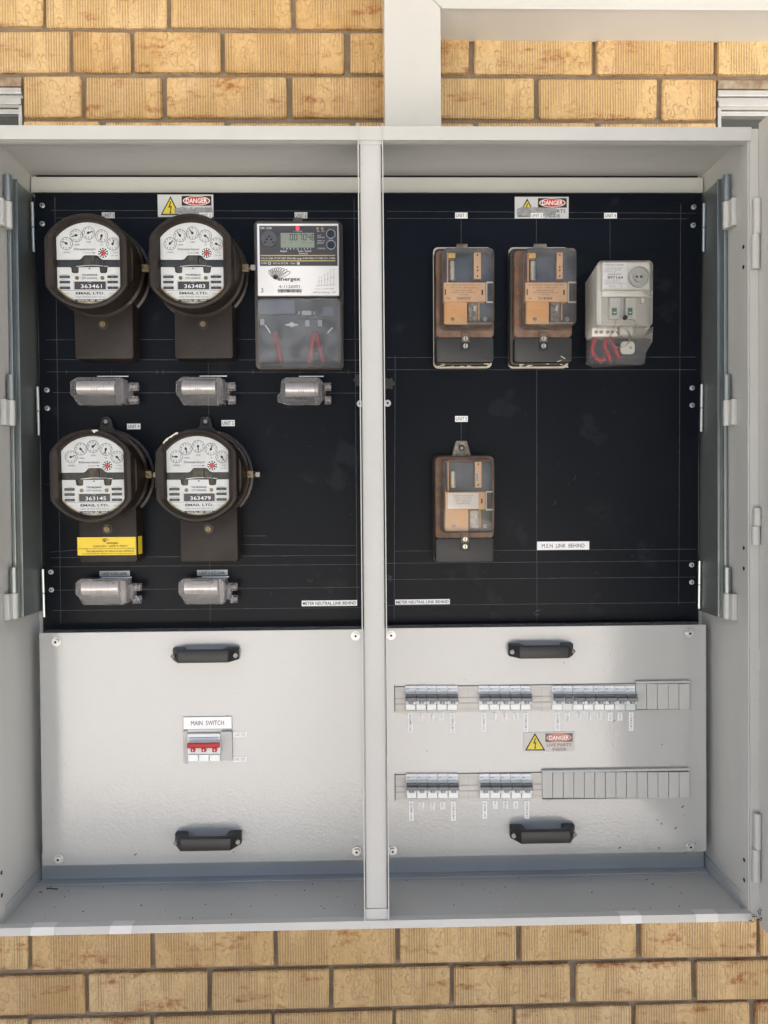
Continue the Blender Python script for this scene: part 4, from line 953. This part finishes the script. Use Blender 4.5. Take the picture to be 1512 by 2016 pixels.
# ================================================================ RELAYS (ripple control), brown innards under clear covers
def relay(kind, base, cov, term, label, number, strip, can, plate, lower, lug, glare=False):
    bx0, by0, bx1, by1 = base
    cx_, cy_ = (cov[0] + cov[2]) / 2, (cov[1] + cov[3]) / 2
    s = Site(PAN, (bx0 + bx1) / 2, (by0 + by1) / 2, "control_relay", label, "control relay", "brown relays under clear covers")
    HC = .088; HF = .050
    a, b, c, d = s.r(*base, .006)
    m = MB(); m.prism(rrect(a, b, c, d, .010, 3), -.008, -.0005, .001); m.build("painted_base", CREAMP if kind < 3 else BAKEB, s.o)
    m = MB(); a, b, c, d = s.r(bx0 + 3, by0 + 2, bx1 - 1, by1 - 6, .030); m.prism(rrect(a, b, c, d, .010, 3), -.030, -.0082, .002); m.build("body", mat("relay_body", (.030, .028, .026), .5, var=(30, .6, (.06, .05, .04))), s.o, smooth=True)
    # flange band
    f = MB(); fa, fb, fc, fd = s.r(term[0] - 1, cov[1] + 6 if kind < 3 else cov[1] - 6, term[2] + 1, term[1] + 1, HF)
    f.prism(rrect(fa, fb, fc, fd, .010, 4), -HF, -.0302, .003); f.build("flange", RUST, s.o, smooth=True)
    # inner mechanism, seen through the cover
    K = HF + .006; m = MB(); a, b, c, d = s.r(cov[0] + 5, cov[1] + 6, cov[2] - 6, cov[3] - 5, K); m.box(a, b, -K, -HF - .0002, c, d, .001)
    mech = m.build("mechanism", GREENB, s.o)
    m = MB(); s.bx(m, *strip, K, K + .012, .0006); m.mi = 1
    for q in (.1, .55, .68, .9): s.fl(m, (strip[0] + strip[2]) / 2 - 1.2, strip[1] + (strip[3] - strip[1]) * q - 2, (strip[0] + strip[2]) / 2 + 1.2, strip[1] + (strip[3] - strip[1]) * q + 2, K + .0123)
    m.build("terminal_strip", [TANL, DARK], mech)
    m = MB(); xa = s.l((can[0] + can[2]) / 2, can[1], K + .012); xb = s.l((can[0] + can[2]) / 2, can[3], K + .012); m.cyl((xa[0], -K - .007, xa[1]), (xb[0], -K - .007, xb[1]), .0062, n=16); m.build("capacitor", CAN, mech, smooth=True)
    if kind < 3:
        m = MB(); s.bx(m, can[0] - 3, can[1] - 16, can[2] - .5, can[1] - 6, K, K + .016, .001); m.build("yellow_block", YEL2, mech)
    m = MB(); x0_ = can[0] - 5; s.bx(m, x0_, strip[1], x0_ + 2, lower[1], K, K + .010); s.bx(m, strip[0] + 9, plate[3], strip[0] + 11, lower[3] - 8, K, K + .010); m.build("brass_post", TAN, mech)
    m = MB(); s.bx(m, *lower, K, K + .014, .001); m.build("lower_board", TAN, mech)
    m = MB(); s.bx(m, *plate, K, K + .019, .001); m.mi = 1
    h_ = plate[3] - plate[1]
    s.fl(m, plate[2] - 8, plate[1] + h_ * .38, plate[2] - 5, plate[1] + h_ * .65, K + .0193)
    if kind < 3: s.fl(m, plate[0] + 3, plate[1] + h_ * .35, plate[0] + 5, plate[1] + h_ * .65, K + .0193)
    npl = m.build("nameplate", [TANL, DARK], mech)
    if kind < 3:
        for q, tx, wd in ((.13, "ZELLWEGER USTER CONTROL RELAY TYPE", .82), (.27, "ZF 11/18   240V  50Hz", .62), (.41, "FREQUENCY 1050", .4), (.52, "VOLTS 240  AMPS 25", .6), (.64, "TYPE", .2)):
            yy = plate[1] + h_ * q; xm = (plate[0] + plate[2] - 8) / 2 + 2; ww = (plate[2] - plate[0]) * wd
            site_text(s, tx, xm - ww / 2, yy - 1.1, xm + ww / 2, yy + 1.1, K + .0194, mat("plate_ink", (.16, .09, .05), .5), npl)
        yy = plate[1] + h_ * .82; site_text(s, number, plate[0] + 26, yy - 2.4, plate[0] + 53, yy + 2.4, K + .0194, INKG, npl, .02); site_text(s, "No.", plate[0] + 7, yy - 2, plate[0] + 14, yy + 2, K + .0194, INKG, npl)
        site_text(s, "LANDIS", lower[0] + 8, lower[1] + 10, lower[0] + 34, lower[1] + 13, K + .0144, TANL, mech)
    else:
        m = MB(); s.fl(m, 881.5, 970.5, 942, 1001.5, K + .0200); pw = m.build("paper_label", WHT, mech)
        for q in range(6): site_text(s, ("THIS RELAY REMAINS THE", "PROPERTY OF THE SUPPLY", "AUTHORITY AND MUST NOT", "BE INTERFERED WITH", "BY ORDER", "GENERAL")[q], 892 + q * 1.4, 974.5 + q * 3.2, 932 - q * 1.4, 976.3 + q * 3.2, K + .0203, INKS, mech)
        m = MB(); s.fl(m, 935.5, 929, 944, 950, K + .0125); m.mi = 1
        for q in range(4): s.fl(m, 938, 932 + q * 4, 941, 934.5 + q * 4, K + .0127)
        m.build("white_tag", [mat("tag_cream", (.66, .6, .48), .5), INKG], mech)
    m = MB(); s.bx(m, lower[2] + 3, lower[1] + 2, lower[2] + 21, lower[3] - 6, K, K + .009, .0006); m.mi = 1; s.fl(m, lower[2] + 13, lower[1] + 8, lower[2] + 17, lower[1] + 18, K + .0095)
    m.build("rating_block", [mat("block_brown", (.07, .055, .045), .4, var=(150, .9, (.3, .3, .28))) if kind < 3 else mat("block_white", (.5, .49, .46), .4, var=(60, .8, (.15, .12, .1))), WHTD], mech)
    m = MB(); xx = plate[2] + 1; py0, py1 = plate[1] - .5, plate[3] + .5
    for yy in (py0 - 1.5, py1 - 1.5): s.bx(m, xx + 1, yy, cov[2] - 3, yy + 3, K + .016, K + .020, .0006)
    s.bx(m, xx, py0, xx + 2.5, py1, K + .016, K + .020, .0006); m.build("wire_guard", WHTD, mech)
    for q in ((lower[0] + 17, lower[3] - 10), (cov[2] - 19, lower[3] - 10)):
        x, z = s.l(*q, K + .016); m = MB(); m.cyl((x, -K - .014, z), (x, -K - .0165, z), .0042, n=12); m.mi = 1; m.box(x - .0035, x + .0035, -K - .0170, -K - .0166, z - .0005, z + .0005); m.build("screw", [LEAD, DARK], mech)
    # clear cover
    a, b, c, d = s.r(*cov, HC + .002)
    m = MB(); m.loft([[(p[0], -HF - .0004, p[1]) for p in rrect(a - .003, b + .003 if kind > 2 else b + .0005, c - .004, d + .003, .012, 5)], [(p[0], -HC + .002, p[1]) for p in rrect(a, b, c, d, .011, 5)], [(p[0], -HC - .001, p[1]) for p in rrect(a + .0012, b - .0012, c + .0012, d - .0012, .010, 5)], [(p[0], -HC - .002, p[1]) for p in rrect(a + .004, b - .004, c + .004, d - .004, .008, 5)]], False, True)
    m.build("clear_cover", CLEARR, s.o, smooth=True)
    # terminal cover
    m = MB(); a, b, c, d = s.r(*term, .052); m.prism(rrect(a, b, c, d, .006, 3), -.052, -.0303, .002); tc = m.build("terminal_cover", mat("terminal_black", (.024, .023, .022), .5, var=(12, .5, (.035, .033, .031))), s.o, smooth=True)
    tx = (term[0] + term[2]) / 2 + 1
    m = MB(); s.bx(m, tx - 8, term[1] + 9, tx + 8, term[1] + 25, .052, .056, .001); m.build("screw_block", BLACK, tc)
    m = MB(); s.bx(m, tx - 8, term[1] - 10, tx + 8, term[1] + 10, .052, .0555, .001); m.build("latch_tab", mat("tab_brown", (.14, .10, .075), .5), tc)
    for yy in (term[1] + 2.5, term[1] + 17):
        x, z = s.l(tx, yy, .058); m = MB(); m.cyl((x, -.0555, z), (x, -.059, z), .0048, n=14); m.mi = 1; m.box(x - .0008, x + .0008, -.0596, -.0589, z - .004, z + .004); m.build("screw", [mat("screw_zinc", (.55, .52, .44), .35, metal=.9), DARK], tc, smooth=True)
    if kind < 3:     # peeling paint round the foot
        m = MB(); random.seed(kind + 11)
        for k in range(12 if kind == 1 else 9):
            px = random.uniform(term[0] - 2, term[2] - 4); py = random.uniform(term[3] + 3, by1 - 1); x, z = s.l(px, py, .032); L = random.uniform(.002, .007)
            m.prism([(x - L, z - .0008), (x + L, z - .0012), (x + L * .7, z + .001), (x - L * .8, z + .0012)], -.0315, -.029)
        if kind == 2:
            x, z = s.l(term[2] - 18, term[3] - 10, .0535); m.flat([(x - .004, z + .003), (x + .006, z - .003), (x + .005, z - .0042), (x - .004, z + .0015)], -.0528); x, z = s.l(term[2] - 24, term[3] - 2, .0535); m.flat([(x - .006, z - .001), (x + .004, z + .003), (x + .004, z + .0018), (x - .005, z - .002)], -.0528)
        m.build("paint_flakes", CREAMP, s.o)
    # hanging lug
    m = MB(); x0_, y0_, x1_, y1_ = lug; A, B_, C_, D_ = s.r(x0_, y0_, x1_, y1_, .010)
    m.prism([(A, C_), (B_, C_), (B_ - .009, D_ - .002), (B_ - .012, D_), (A + .012, D_), (A + .009, D_ - .002)] if kind > 2 else [(A, C_), (B_, C_), (B_ - .002, D_), (A + .004, D_)], -.012, -.0008, .002); m.mi = 1
    if kind > 2:
        m.disc((A + B_) / 2, (C_ + D_) / 2 + .002, .0068, -.0125, 16); m.mi = 2; m.cyl(((A + B_) / 2, -.012, (C_ + D_) / 2 + .001), ((A + B_) / 2, -.0150, (C_ + D_) / 2 + .001), .0038, n=12)
    m.build("hanging_lug", [mat("lug_metal", (.16, .13, .10), .5, metal=.4, var=(90, .8, (.4, .37, .3))), DARK, LEAD], s.o)
    return s
relay(1, (853, 487, 968, 725), (870.5, 487, 974, 640.5), (859, 664, 972, 713), "upper left brown relay under a clear cover numbered 243059", "243059", (933, 497, 947, 549), (885.5, 514, 897, 551), (873, 556, 956, 594), (874, 594, 919.5, 638), (896, 480, 922, 496))
relay(2, (1001, 487, 1119, 725), (1032.5, 487, 1136, 639.5), (1013, 664, 1126, 713), "upper brown relay numbered 214084 below the scraped danger sign", "214084", (1096, 497, 1108, 549), (1044, 514, 1056, 551), (1034, 556, 1117, 594), (1036, 594, 1081, 638), (1048, 480, 1078, 496))
relay(3, (852, 896, 967, 1106), (872, 904, 974, 1048.5), (858, 1059, 971.5, 1107), "lower brown relay with a white paper label and a hanging lug on top", "", (935, 909, 948, 960), (886.5, 928, 898, 960), (877, 968.5, 955, 1003), (876, 1003, 922, 1046), (889, 867.6, 928, 899))
# pale receiver with two switches
s = Site(PAN, 1212, 622, "control_relay", "pale grey relay with two switches, round port and red wires under clear cover", "control relay")
HR = .105
m = MB()
A = [s.l(*p, .004) for p in ((1153, 664), (1153, 556), (1166, 540), (1262, 540), (1268, 548), (1266, 668))]; B_ = [s.l(*p, .082) for p in ((1174, 640), (1174, 524), (1182, 514), (1276, 514), (1281, 520), (1281, 640))]
m.loft([[(p[0], -.0005, p[1]) for p in A][::-1], [(p[0], -.082, p[1]) for p in B_][::-1]]); m.build("case", CANW, s.o)
m = MB(); s.bx(m, 1186, 516, 1279, 570, .082, .098, .001); m.build("display_block", CANW, s.o)
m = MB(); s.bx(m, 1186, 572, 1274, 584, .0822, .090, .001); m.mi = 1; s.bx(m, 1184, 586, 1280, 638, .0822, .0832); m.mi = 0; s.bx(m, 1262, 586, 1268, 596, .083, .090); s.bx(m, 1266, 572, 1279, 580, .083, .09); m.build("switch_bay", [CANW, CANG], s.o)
for x0_, x1_ in ((1200.5, 1221), (1231.5, 1252)):
    m = MB(); s.bx(m, x0_, 586, x1_, 628, .0833, .094, .001); sw = m.build("switch", BEIGE, s.o)
    m = MB(); s.bx(m, x0_ + 5, 606, x0_ + 14, 620, .094, .0965, .0006); m.mi = 1; s.fl(m, x0_ + 7, 614, x0_ + 12, 616, .0968); m.build("green_lever", [GRN, WHTD], sw)
m = MB(); s.fl(m, 1187.5, 516.5, 1233.5, 566, .0985); nl = m.build("nameplate", WHT, s.o)
NT = lambda tx, x0, y0, x1, y1, b=0.0, mm_=INKG: site_text(s, tx, x0, y0, x1, y1, .0989, mm_, nl, b)
NT("LANDIS RELAY RECEIVER", 1189, 520.5, 1228, 522.5, .01); NT("TYPE FTY262  240V", 1190, 527, 1225, 528.8); NT("1050 Hz  50Hz", 1190, 530.5, 1222, 532.3); NT("CONTACTS 25A", 1189, 534.3, 1213, 536); NT("ENERGEX", 1198, 538.5, 1223, 541.5); NT("897164", 1196, 543.5, 1226.5, 549, .02, INK)
NT("FUNCT S ASS 85 T1", 1190, 550.5, 1222, 552.5); NT("CHANN S ASS 85 T2", 1190, 554, 1222, 556); NT("SERIES 80 Y YEAR 03", 1190, 557.5, 1230, 559.5); NT("18103      N", 1199, 562, 1225, 564.5)
m = MB(); x, z = s.l(1257.5, 545, .100); m.ring(x, z, .0215, .0200, -.104, -.098, 36); m.disc(x, z, .0200, -.0990, 32); m.ring(x, z, .0168, .0160, -.1005, -.0985, 32); m.ring(x, z, .0108, .0095, -.103, -.0985, 28); m.disc(x, z, .0096, -.101, 24); m.mi = 1
for dx in (-.0045, .0045): m.disc(x + dx, z, .0028, -.1015, 14)
m.build("optical_port", [mat("port_pale", (.50, .51, .48), .35), DARK], s.o)
m = MB(); a, b, c, d = s.r(1176, 512.5, 1286, 643, HR)
m.loft([[(p[0], -.0825, p[1]) for p in rrect(a - .001, b - .001, c, d - .001, .010, 5)], [(p[0], -HR + .002, p[1]) for p in rrect(a, b, c, d, .010, 5)], [(p[0], -HR, p[1]) for p in rrect(a + .003, b - .003, c + .003, d - .003, .008, 5)]], False, True)
m.build("clear_cover", CLEARB, s.o, smooth=True)
m = MB(); s.bx(m, 1166, 646, 1216, 662, .020, .066, .001); s.bx(m, 1220, 646, 1246, 660, .02, .06, .001); m.mi = 1
for px in (1174, 1184, 1196.5, 1206): x, z = s.l(px, 653.5, .068); m.cyl((x, -.066, z), (x, -.0685, z), .0036, n=12)
m.build("terminal_block", [CANW, LEAD], s.o, smooth=True)
m = MB(); a, b, c, d = s.r(1156, 655, 1268, 668, .010); m.box(a, b, -.020, -.0005, s.l(1200, 718, .01)[1], c, .003); m.build("terminal_base", CLEARB, s.o)
m = MB(); x0_, x1_, z0_, z1_ = s.r(1222, 672, 1250, 697, .045); m.prism(rrect(x0_, x1_, z0_, z1_, .008, 4), -.045, -.040, .001); m.mi = 1; m.disc((x0_ + x1_) / 2 + .006, (z0_ + z1_) / 2, .0036, -.0455, 12); m.build("fixing_tab", [CANW, CANG], s.o)
for pts in (((1172, 664), (1168, 676), (1165, 690), (1170, 702)), ((1196, 666), (1190, 680), (1196, 694), (1202, 712)), ((1202, 666), (1208, 680), (1213, 692), (1219, 706)), ((1172, 704), (1182, 711), (1192, 706))):
    m = MB(); m.tube([(s.l(px, py, .045)[0], -.045, s.l(px, py, .045)[1]) for px, py in pts], .0048, 10); m.build("red_wire", REDW, s.o, smooth=True)
m = MB(); F_ = [(1178, 645), (1286, 643.5), (1284, 672), (1272, 694), (1270, 708), (1258, 718), (1172, 716), (1160, 706), (1170, 650)]
G_ = [(1154, 668), (1262, 660), (1262, 672), (1262, 690), (1262, 708), (1246, 722), (1166, 724), (1152, 716), (1153, 680)]
m.loft([[(*[s.l(px, py, .004)[0]], -.004, s.l(px, py, .004)[1]) for px, py in G_][::-1], [(s.l(px, py, .060)[0], -.060, s.l(px, py, .060)[1]) for px, py in F_][::-1]], False, True)
m.build("terminal_cover", CLEARB, s.o)
m = MB(); x, z = s.l(1231, 638, .108); m.ring(x, z - .004, .0225, .0212, -.109, -.1055, 28); m.ring(x, z - .022, .0215, .020, -.080, -.070, 28); m.build("sealing_flange", CLEARB, s.o)
m = MB(); x, z = s.l(1231.5, 625, .110); m.cyl((x, -.105, z), (x, -.110, z), .0046, n=10); m.build("seal", DARK, s.o)

# ================================================================ CLEAR FUSE LINKS
def fuse_link(x0, y0, x1, y1, label, flip=False, tagpx=None):
    s = Site(PAN, (x0 + x1) / 2, (y0 + y1) / 2, "fuse_link", label, "fuse link", "clear plastic fuse links with silver barrels")
    W_ = x1 - x0; H_ = y1 - y0; o = .050
    P = lambda fx, fy, off: s.l(x0 + fx * W_, y0 + fy * H_, off)
    # clear moulding: chamfered body
    front = [(.0, .20), (.09, .06), (.70, .06), (.78, .20), (.78, .86), (.70, .97), (.20, .97), (.14, .90), (.0, .60)]
    back = [(.05, .14), (.12, .03), (.74, .03), (.80, .14), (.80, .92), (.74, .99), (.16, .99), (.12, .95), (.04, .66)]
    if flip: front = [(.07, .16), (.15, .05), (.76, .05), (.84, .18), (.84, .84), (.77, .97), (.18, .97), (.12, .90), (.0, .88), (.0, .62), (.07, .60)]; back = [(p[0] * .96 + .02, p[1] * .96 + .02) for p in front]
    m = MB(); m.loft([[(P(a, b, .012)[0], -.0006, P(a, b, .012)[1]) for a, b in back][::-1], [(P(a, b, .03)[0], -.032, P(a, b, .03)[1]) for a, b in back][::-1], [(P(a, b, o)[0], -o, P(a, b, o)[1]) for a, b in front][::-1]])
    bmesh.ops.bevel(m.bm, geom=list(m.bm.edges), offset=.0016, segments=1, profile=.5, affect='EDGES', clamp_overlap=True)
    m.build("clear_body", CLEARF, s.o)
    # collar before the cable entries
    m = MB(); a, b, c, d = s.r(x0 + .70 * W_, y0 + .08 * H_, x0 + .80 * W_, y0 + .93 * H_, .04); m.box(a, b, -.052, -.006, c, d, .003); m.build("collar", CLEARF, s.o)
    m = MB(); a, b, c, d = s.r(x0 + .81 * W_, y0 + .24 * H_, x0 + .90 * W_, y0 + .80 * H_, .03); m.box(a, b, -.036, -.010, c, d, .002); m.build("entry_block", CLEARF, s.o)
    for fy in (.36, .80):
        A = P(.88, fy, .032); B2 = P(1.0, fy, .032); r = H_ * .14 * .0011
        m = MB(); n = 16
        rr = lambda x, rd: [(x, -.030 + rd * math.sin(2 * PI * i / n), A[1] + rd * math.cos(2 * PI * i / n)) for i in range(n)]
        m.loft([rr(A[0], r), rr(B2[0], r), rr(B2[0], r * .72), rr(A[0] + .002, r * .72)], False, True); m.build("cable_entry", CLEARF, s.o, smooth=True)
    # silver barrel
    ca, cb_ = P(.12 if not flip else .16, .40, .036), P(.68 if not flip else .76, .40, .036)
    if flip: ca = (ca[0], P(.5, .46, .036)[1]); cb_ = (cb_[0], ca[1])
    m = MB(); m.cyl((ca[0], -.034, ca[1]), (cb_[0], -.034, ca[1]), .0148, n=28); fb = m.build("fuse_barrel", TINB, s.o, smooth=True)
    m = MB(); xm = (ca[0] + cb_[0]) / 2
    for dx in (-.018, .018): m.cyl((xm + dx - .0006, -.034, ca[1]), (xm + dx + .0006, -.034, ca[1]), .0151, n=28)
    m.build("barrel_ring", ALU, fb, smooth=True)
    # printed mark (reads upside down on the unflipped links)
    tz = P(.5, .145 if not flip else .76, o)[1]
    lettering("COOPER Bussmann", P(.46, .3, o)[0], tz, .0028, -o - .0004, INK, s.o, .038, .02, 0 if flip else PI)
    m = MB(); q = P(.28 if flip else .60, .1, o)[0]; sgn = 1 if flip else -1; m.flat([(q, tz + .003 * sgn), (q + .005 * sgn, tz + .0062 * sgn), (q + .0065 * sgn, tz + .0062 * sgn), (q + .002 * sgn, tz + .003 * sgn)][::sgn], -o - .0004); m.build("printed_mark", INK, s.o)
    m = MB(); a, b, c, d = s.r(x0 + .40 * W_, y0 + .0 * H_, x0 + .86 * W_, y0 + .03 * H_, .02); m.box(a, b, -.020, -.0185, c, d); m.build("paper_tab", WHT, s.o)
    m = MB()
    for k in (-1, 0, 1): x = xm + k * .005; m.tube([(x - .001, -o - .0008, ca[1] - .002), (x - .0015, -o - .0010, ca[1] - .006), (x + .0005, -o - .0008, ca[1] - .009)], .0006, 5)
    m.build("moulded_rib", CLEARF, s.o)
fuse_link(138, 740, 271, 799.5, "clear fuse link with silver barrel under the upper left round meter")
fuse_link(346, 739.5, 463, 799.5, "clear fuse link with silver barrel under the upper right round meter")
fuse_link(546, 740, 652, 799.5, "short clear fuse link with upright print under the digital meter", flip=True)
fuse_link(148, 1136, 277, 1192, "clear fuse link under the lower left meter with yellow tape")
fuse_link(351, 1135, 467, 1191, "clear fuse link under the lower round meter numbered 363479")

# ================================================================ BREAKERS
# slots in the right cover: pale rails visible between the groups
def slot(x0, y0, x1, y1, splits):
    m = MB(); cvR.bx(m, x0, y0, x1, y1, .0005, .0016); m.mi = 1
    h = y1 - y0
    for q in (.42, .44, .63, .655): 
        a, b, c, d = cvR.r(x0 + 1, y0 + h * q, x1 - 1, y0 + h * q + 1.2, .002); m.box(a, b, -.0023, -.0016, c, d)
    for q in (.10, .17, .85, .90): cvR.fl(m, x0 + 1, y0 + h * q, x1 - 1, y0 + h * q + .5, .0018)
    for xx in splits: cvR.fl(m, xx, y0 + 1, xx + .7, y1 - 1, .0019)
    m.mi = 2; cvR.fl(m, x0 - .8, y0, x0 + .8, y1, .0020); cvR.fl(m, x0, y0 - .6, x1, y0 + .9, .0020)
    m.build("rail_window", [mat("rail_beige", (.54, .52, .475), .3), mat("rail_line", (.40, .39, .36), .4), mat("slot_edge", (.10, .095, .09), .5)], cvR.o)
slot(777, 1349, 1254, 1401, (898, 921, 1066)); slot(778, 1523, 1068, 1575.5, (902, 922))
def blanks(x0, y0, x1, y1, n, label):
    s = Site(COV, (x0 + x1) / 2, (y0 + y1) / 2, "blanking_strip", label, "blanking strip", "grey blanking strips beside the breakers")
    m = MB(); s.bx(m, x0, y0, x1, y0 + 4.5, .0004, .009, .001); s.bx(m, x0, y1 - 2, x1, y1, .0004, .0065, .001); m.build("strip_frame", BLANK, s.o)
    st = (x1 - x0) / n
    for k in range(n):
        m = MB(); s.bx(m, x0 + k * st + .5, y0 + 5.2, x0 + (k + 1) * st - .4, y1 - 2.4, .0004, .0072 + random.uniform(-.0003, .0003), .0008); m.build("blank_pole", BLANK, s.o)
blanks(1252, 1341, 1358, 1399, 5, "short grey blanking strip at the right end of the upper breaker row")
blanks(1067.5, 1515, 1358, 1573.5, 14, "long grey blanking strip at the right end of the lower breaker row")
BW = cvR.l(818.6, 1375, .012)[0] - cvR.l(798, 1375, .012)[0]
SHN = ("first", "second", "third", "fourth", "fifth", "sixth", "seventh", "eighth")
def make_breaker(odd=False):
    t = thing("circuit_breaker", "x", "circuit breaker", scale=KD); w = BW / 2 - .0002; H = .0525; hz = H / 2
    m = MB(); m.box(-w, w, -.0060, -.0018, -hz, hz, .0005); m.box(-w, w, -.0170, -.0055, -.0110, .0115, .0008)
    m.mi = 1; m.rect(-w + .0015, hz - .0075, -w + .0085, hz - .0058, -.0063); m.mi = 2; m.rect(-w + .009, hz - .0072, w - .001, hz - .0060, -.0063)
    m.build("body", [BRK, BLUE, mat("pale_blue_print", (.22, .30, .40), .5)], t)
    m = MB(); m.box(-w + .0003, w - .0003, -.021, -.0172, .0045, .0115, .0006); m.build("toggle_back", BRKD, t)
    m = MB()
    if not odd: m.box(-w + .0001, w - .0001, -.0265, -.0172, -.0020, .0050, .0008); m.box(-w * .42, w * .42, -.0240, -.0172, -.0082, -.0022, .0004)
    else: m.box(-w * .75, w * .75, -.0240, -.0172, -.0085, .0040, .0015)
    tg = m.build("toggle", BRKG, t)
    m = MB(); m.rect(-.0006, -.0066, .0006, -.0040, -.0243); m.mi = 1; m.rect(w * .62, -.0058, w * .95, -.0048, -.0172)
    m.build("toggle_mark", [WHT, INK], tg)
    if not odd:
        m = MB(); m.box(-w + .0002, w - .0002, -.0092, -.0061, -hz + .0004, -.0128, .0012); m.build("label_shield", BRKS, t, rot=(0, 0, 0))
        m = MB()
        for e in ((-w + .0001, -hz + .0001, w - .0001, -hz + .0005), (-w + .0001, -.0129, w - .0001, -.0124)): m.rect(*e, -.0094)
        m.build("shield_edge", mat("shield_line", (.16, .17, .20), .4), t)
    return t
def copy_tree(src):
    c = src.copy(); COL.objects.link(c)
    def rec(a, b):
        for ch in list(a.children):
            d = ch.copy(); COL.objects.link(d); d.parent = b; rec(ch, d)
    rec(src, c); return c
protoB = make_breaker(); protoO = make_breaker(True); firstB = True
TX_T = {"U1": "UNIT 1 MAIN SWITCH", "M": "U1 METER MAIN SW"}
def breakers(x0, n, yc, where, row, first_unit, odd=()):
    global firstB
    for k in range(n):
        px = x0 + 20.65 * (k + .5); u, w = cvR.l(px, yc, .010)
        if k in odd: b = protoO
        elif firstB: b = protoB; firstB = False
        else: b = copy_tree(protoB)
        b.location = COV.at(cvR.u0 + u, cvR.w0 + w, 0)
        b['group'] = "grey circuit breakers in two rows"
        b['label'] = (f"{SHN[k]} breaker from the left in the {where} group of the {row} row") if k not in odd else "odd breaker with a dark narrow toggle and no label window in the upper row"
    return
def strips(x0, n, y0, row, where, tall, names, ytall):
    for k in range(n):
        px = x0 + 20.65 * (k + .5); isT = k in tall; y1 = ytall if isT else y0 + 15 + random.uniform(-1, 2)
        dx = random.uniform(-1, 1)
        sticker(COV, px - 4.6 + dx, y0, px + 4.6 + dx, y1, names[k], f"{'tall' if isT else 'short'} white strip label under the {SHN[k]} breaker of the {where} group, {row} row", rot=PI / 2, ink=INKS, pad=(.06, .24), bold=.004, group="white strip labels under the breakers", name="strip_label")
breakers(798, 5, 1375, "left", "upper", 1); breakers(942.5, 5, 1375, "middle", "upper", 2); breakers(1087, 8, 1375, "right", "upper", 3, odd=(1,))
breakers(799.5, 5, 1549, "left", "lower", 4); breakers(944, 5, 1549, "middle", "lower", 5)
strips(798, 5, 1403.5, "upper", "left", (0, 4), ("UNIT 1 MAIN SW", "STOVE", "POWER", "LIGHT", "U1 METER MAIN SW"), 1443)
strips(942.5, 5, 1403.5, "upper", "middle", (0, 4), ("UNIT 2 MAIN SW", "STOVE", "POWER", "LIGHT", "U2 METER MAIN SW"), 1441)
strips(1087, 8, 1402.5, "upper", "right", (0, 7), ("UNIT 3 MAIN SW", "RELAY", "STOVE", "POWER", "LIGHT", "A/C", "HWS", "U3 METER MAIN SW"), 1439)
strips(799.5, 5, 1578, "lower", "left", (0, 4), ("UNIT 4 MAIN SW", "STOVE", "POWER", "LIGHT", "U4 METER MAIN SW"), 1616)
strips(944, 5, 1577, "lower", "middle", (0, 4), ("UNIT 5 MAIN SW", "STOVE", "POWER", "LIGHT", "U5 METER MAIN SW"), 1612)
# main switch
s = Site(COV, 400, 1472, "main_switch", "three pole main switch with red toggle bar on the left cover plate", "main switch")
m = MB(); s.bx(m, 361, 1439, 369, 1504, .0004, .004, .0006); m.build("side_blank", BLANK, s.o); m = MB(); s.bx(m, 434, 1441, 457, 1498, .0004, .006, .0008); s.bx(m, 434, 1440.5, 457, 1446, .006, .0085, .0006); m.build("side_blank", BLANK, s.o)
m = MB(); s.bx(m, 369, 1445, 433.5, 1500.5, .0004, .009, .0008); s.bx(m, 369, 1462, 433.5, 1484, .009, .020, .001); m.mi = 1; s.fl(m, 371.5, 1451.5, 421, 1453, .0093); m.mi = 2; s.fl(m, 421.5, 1450.8, 431, 1452.5, .0093)
m.build("body", [BRK, mat("bright_blue_line", (.04, .22, .5), .4), mat("pale_blue_print", (.2, .3, .4), .5)], s.o)
m = MB(); s.bx(m, 367.5, 1464, 432, 1473.5, .020, .030, .002)
for k in range(3): s.bx(m, 375 + 21.3 * k, 1472, 383.5 + 21.3 * k, 1481, .020, .027, .0008)
tg = m.build("toggle_bar", REDT, s.o, smooth=True)
m = MB()
for k in range(3): s.fl(m, 378.6 + 21.3 * k, 1475.5, 380 + 21.3 * k, 1479, .0273)
m.build("toggle_mark", WHT, tg)
for k in range(3):
    m = MB(); s.bx(m, 369.5 + 21.4 * k, 1485.5, 390 + 21.4 * k, 1500, .009, .0125, .0012); m.build("label_shield", BRKS, s.o)
print("objects", len(bpy.data.objects), "tris", sum(len(o.data.polygons) for o in bpy.data.objects if o.type == 'MESH'))
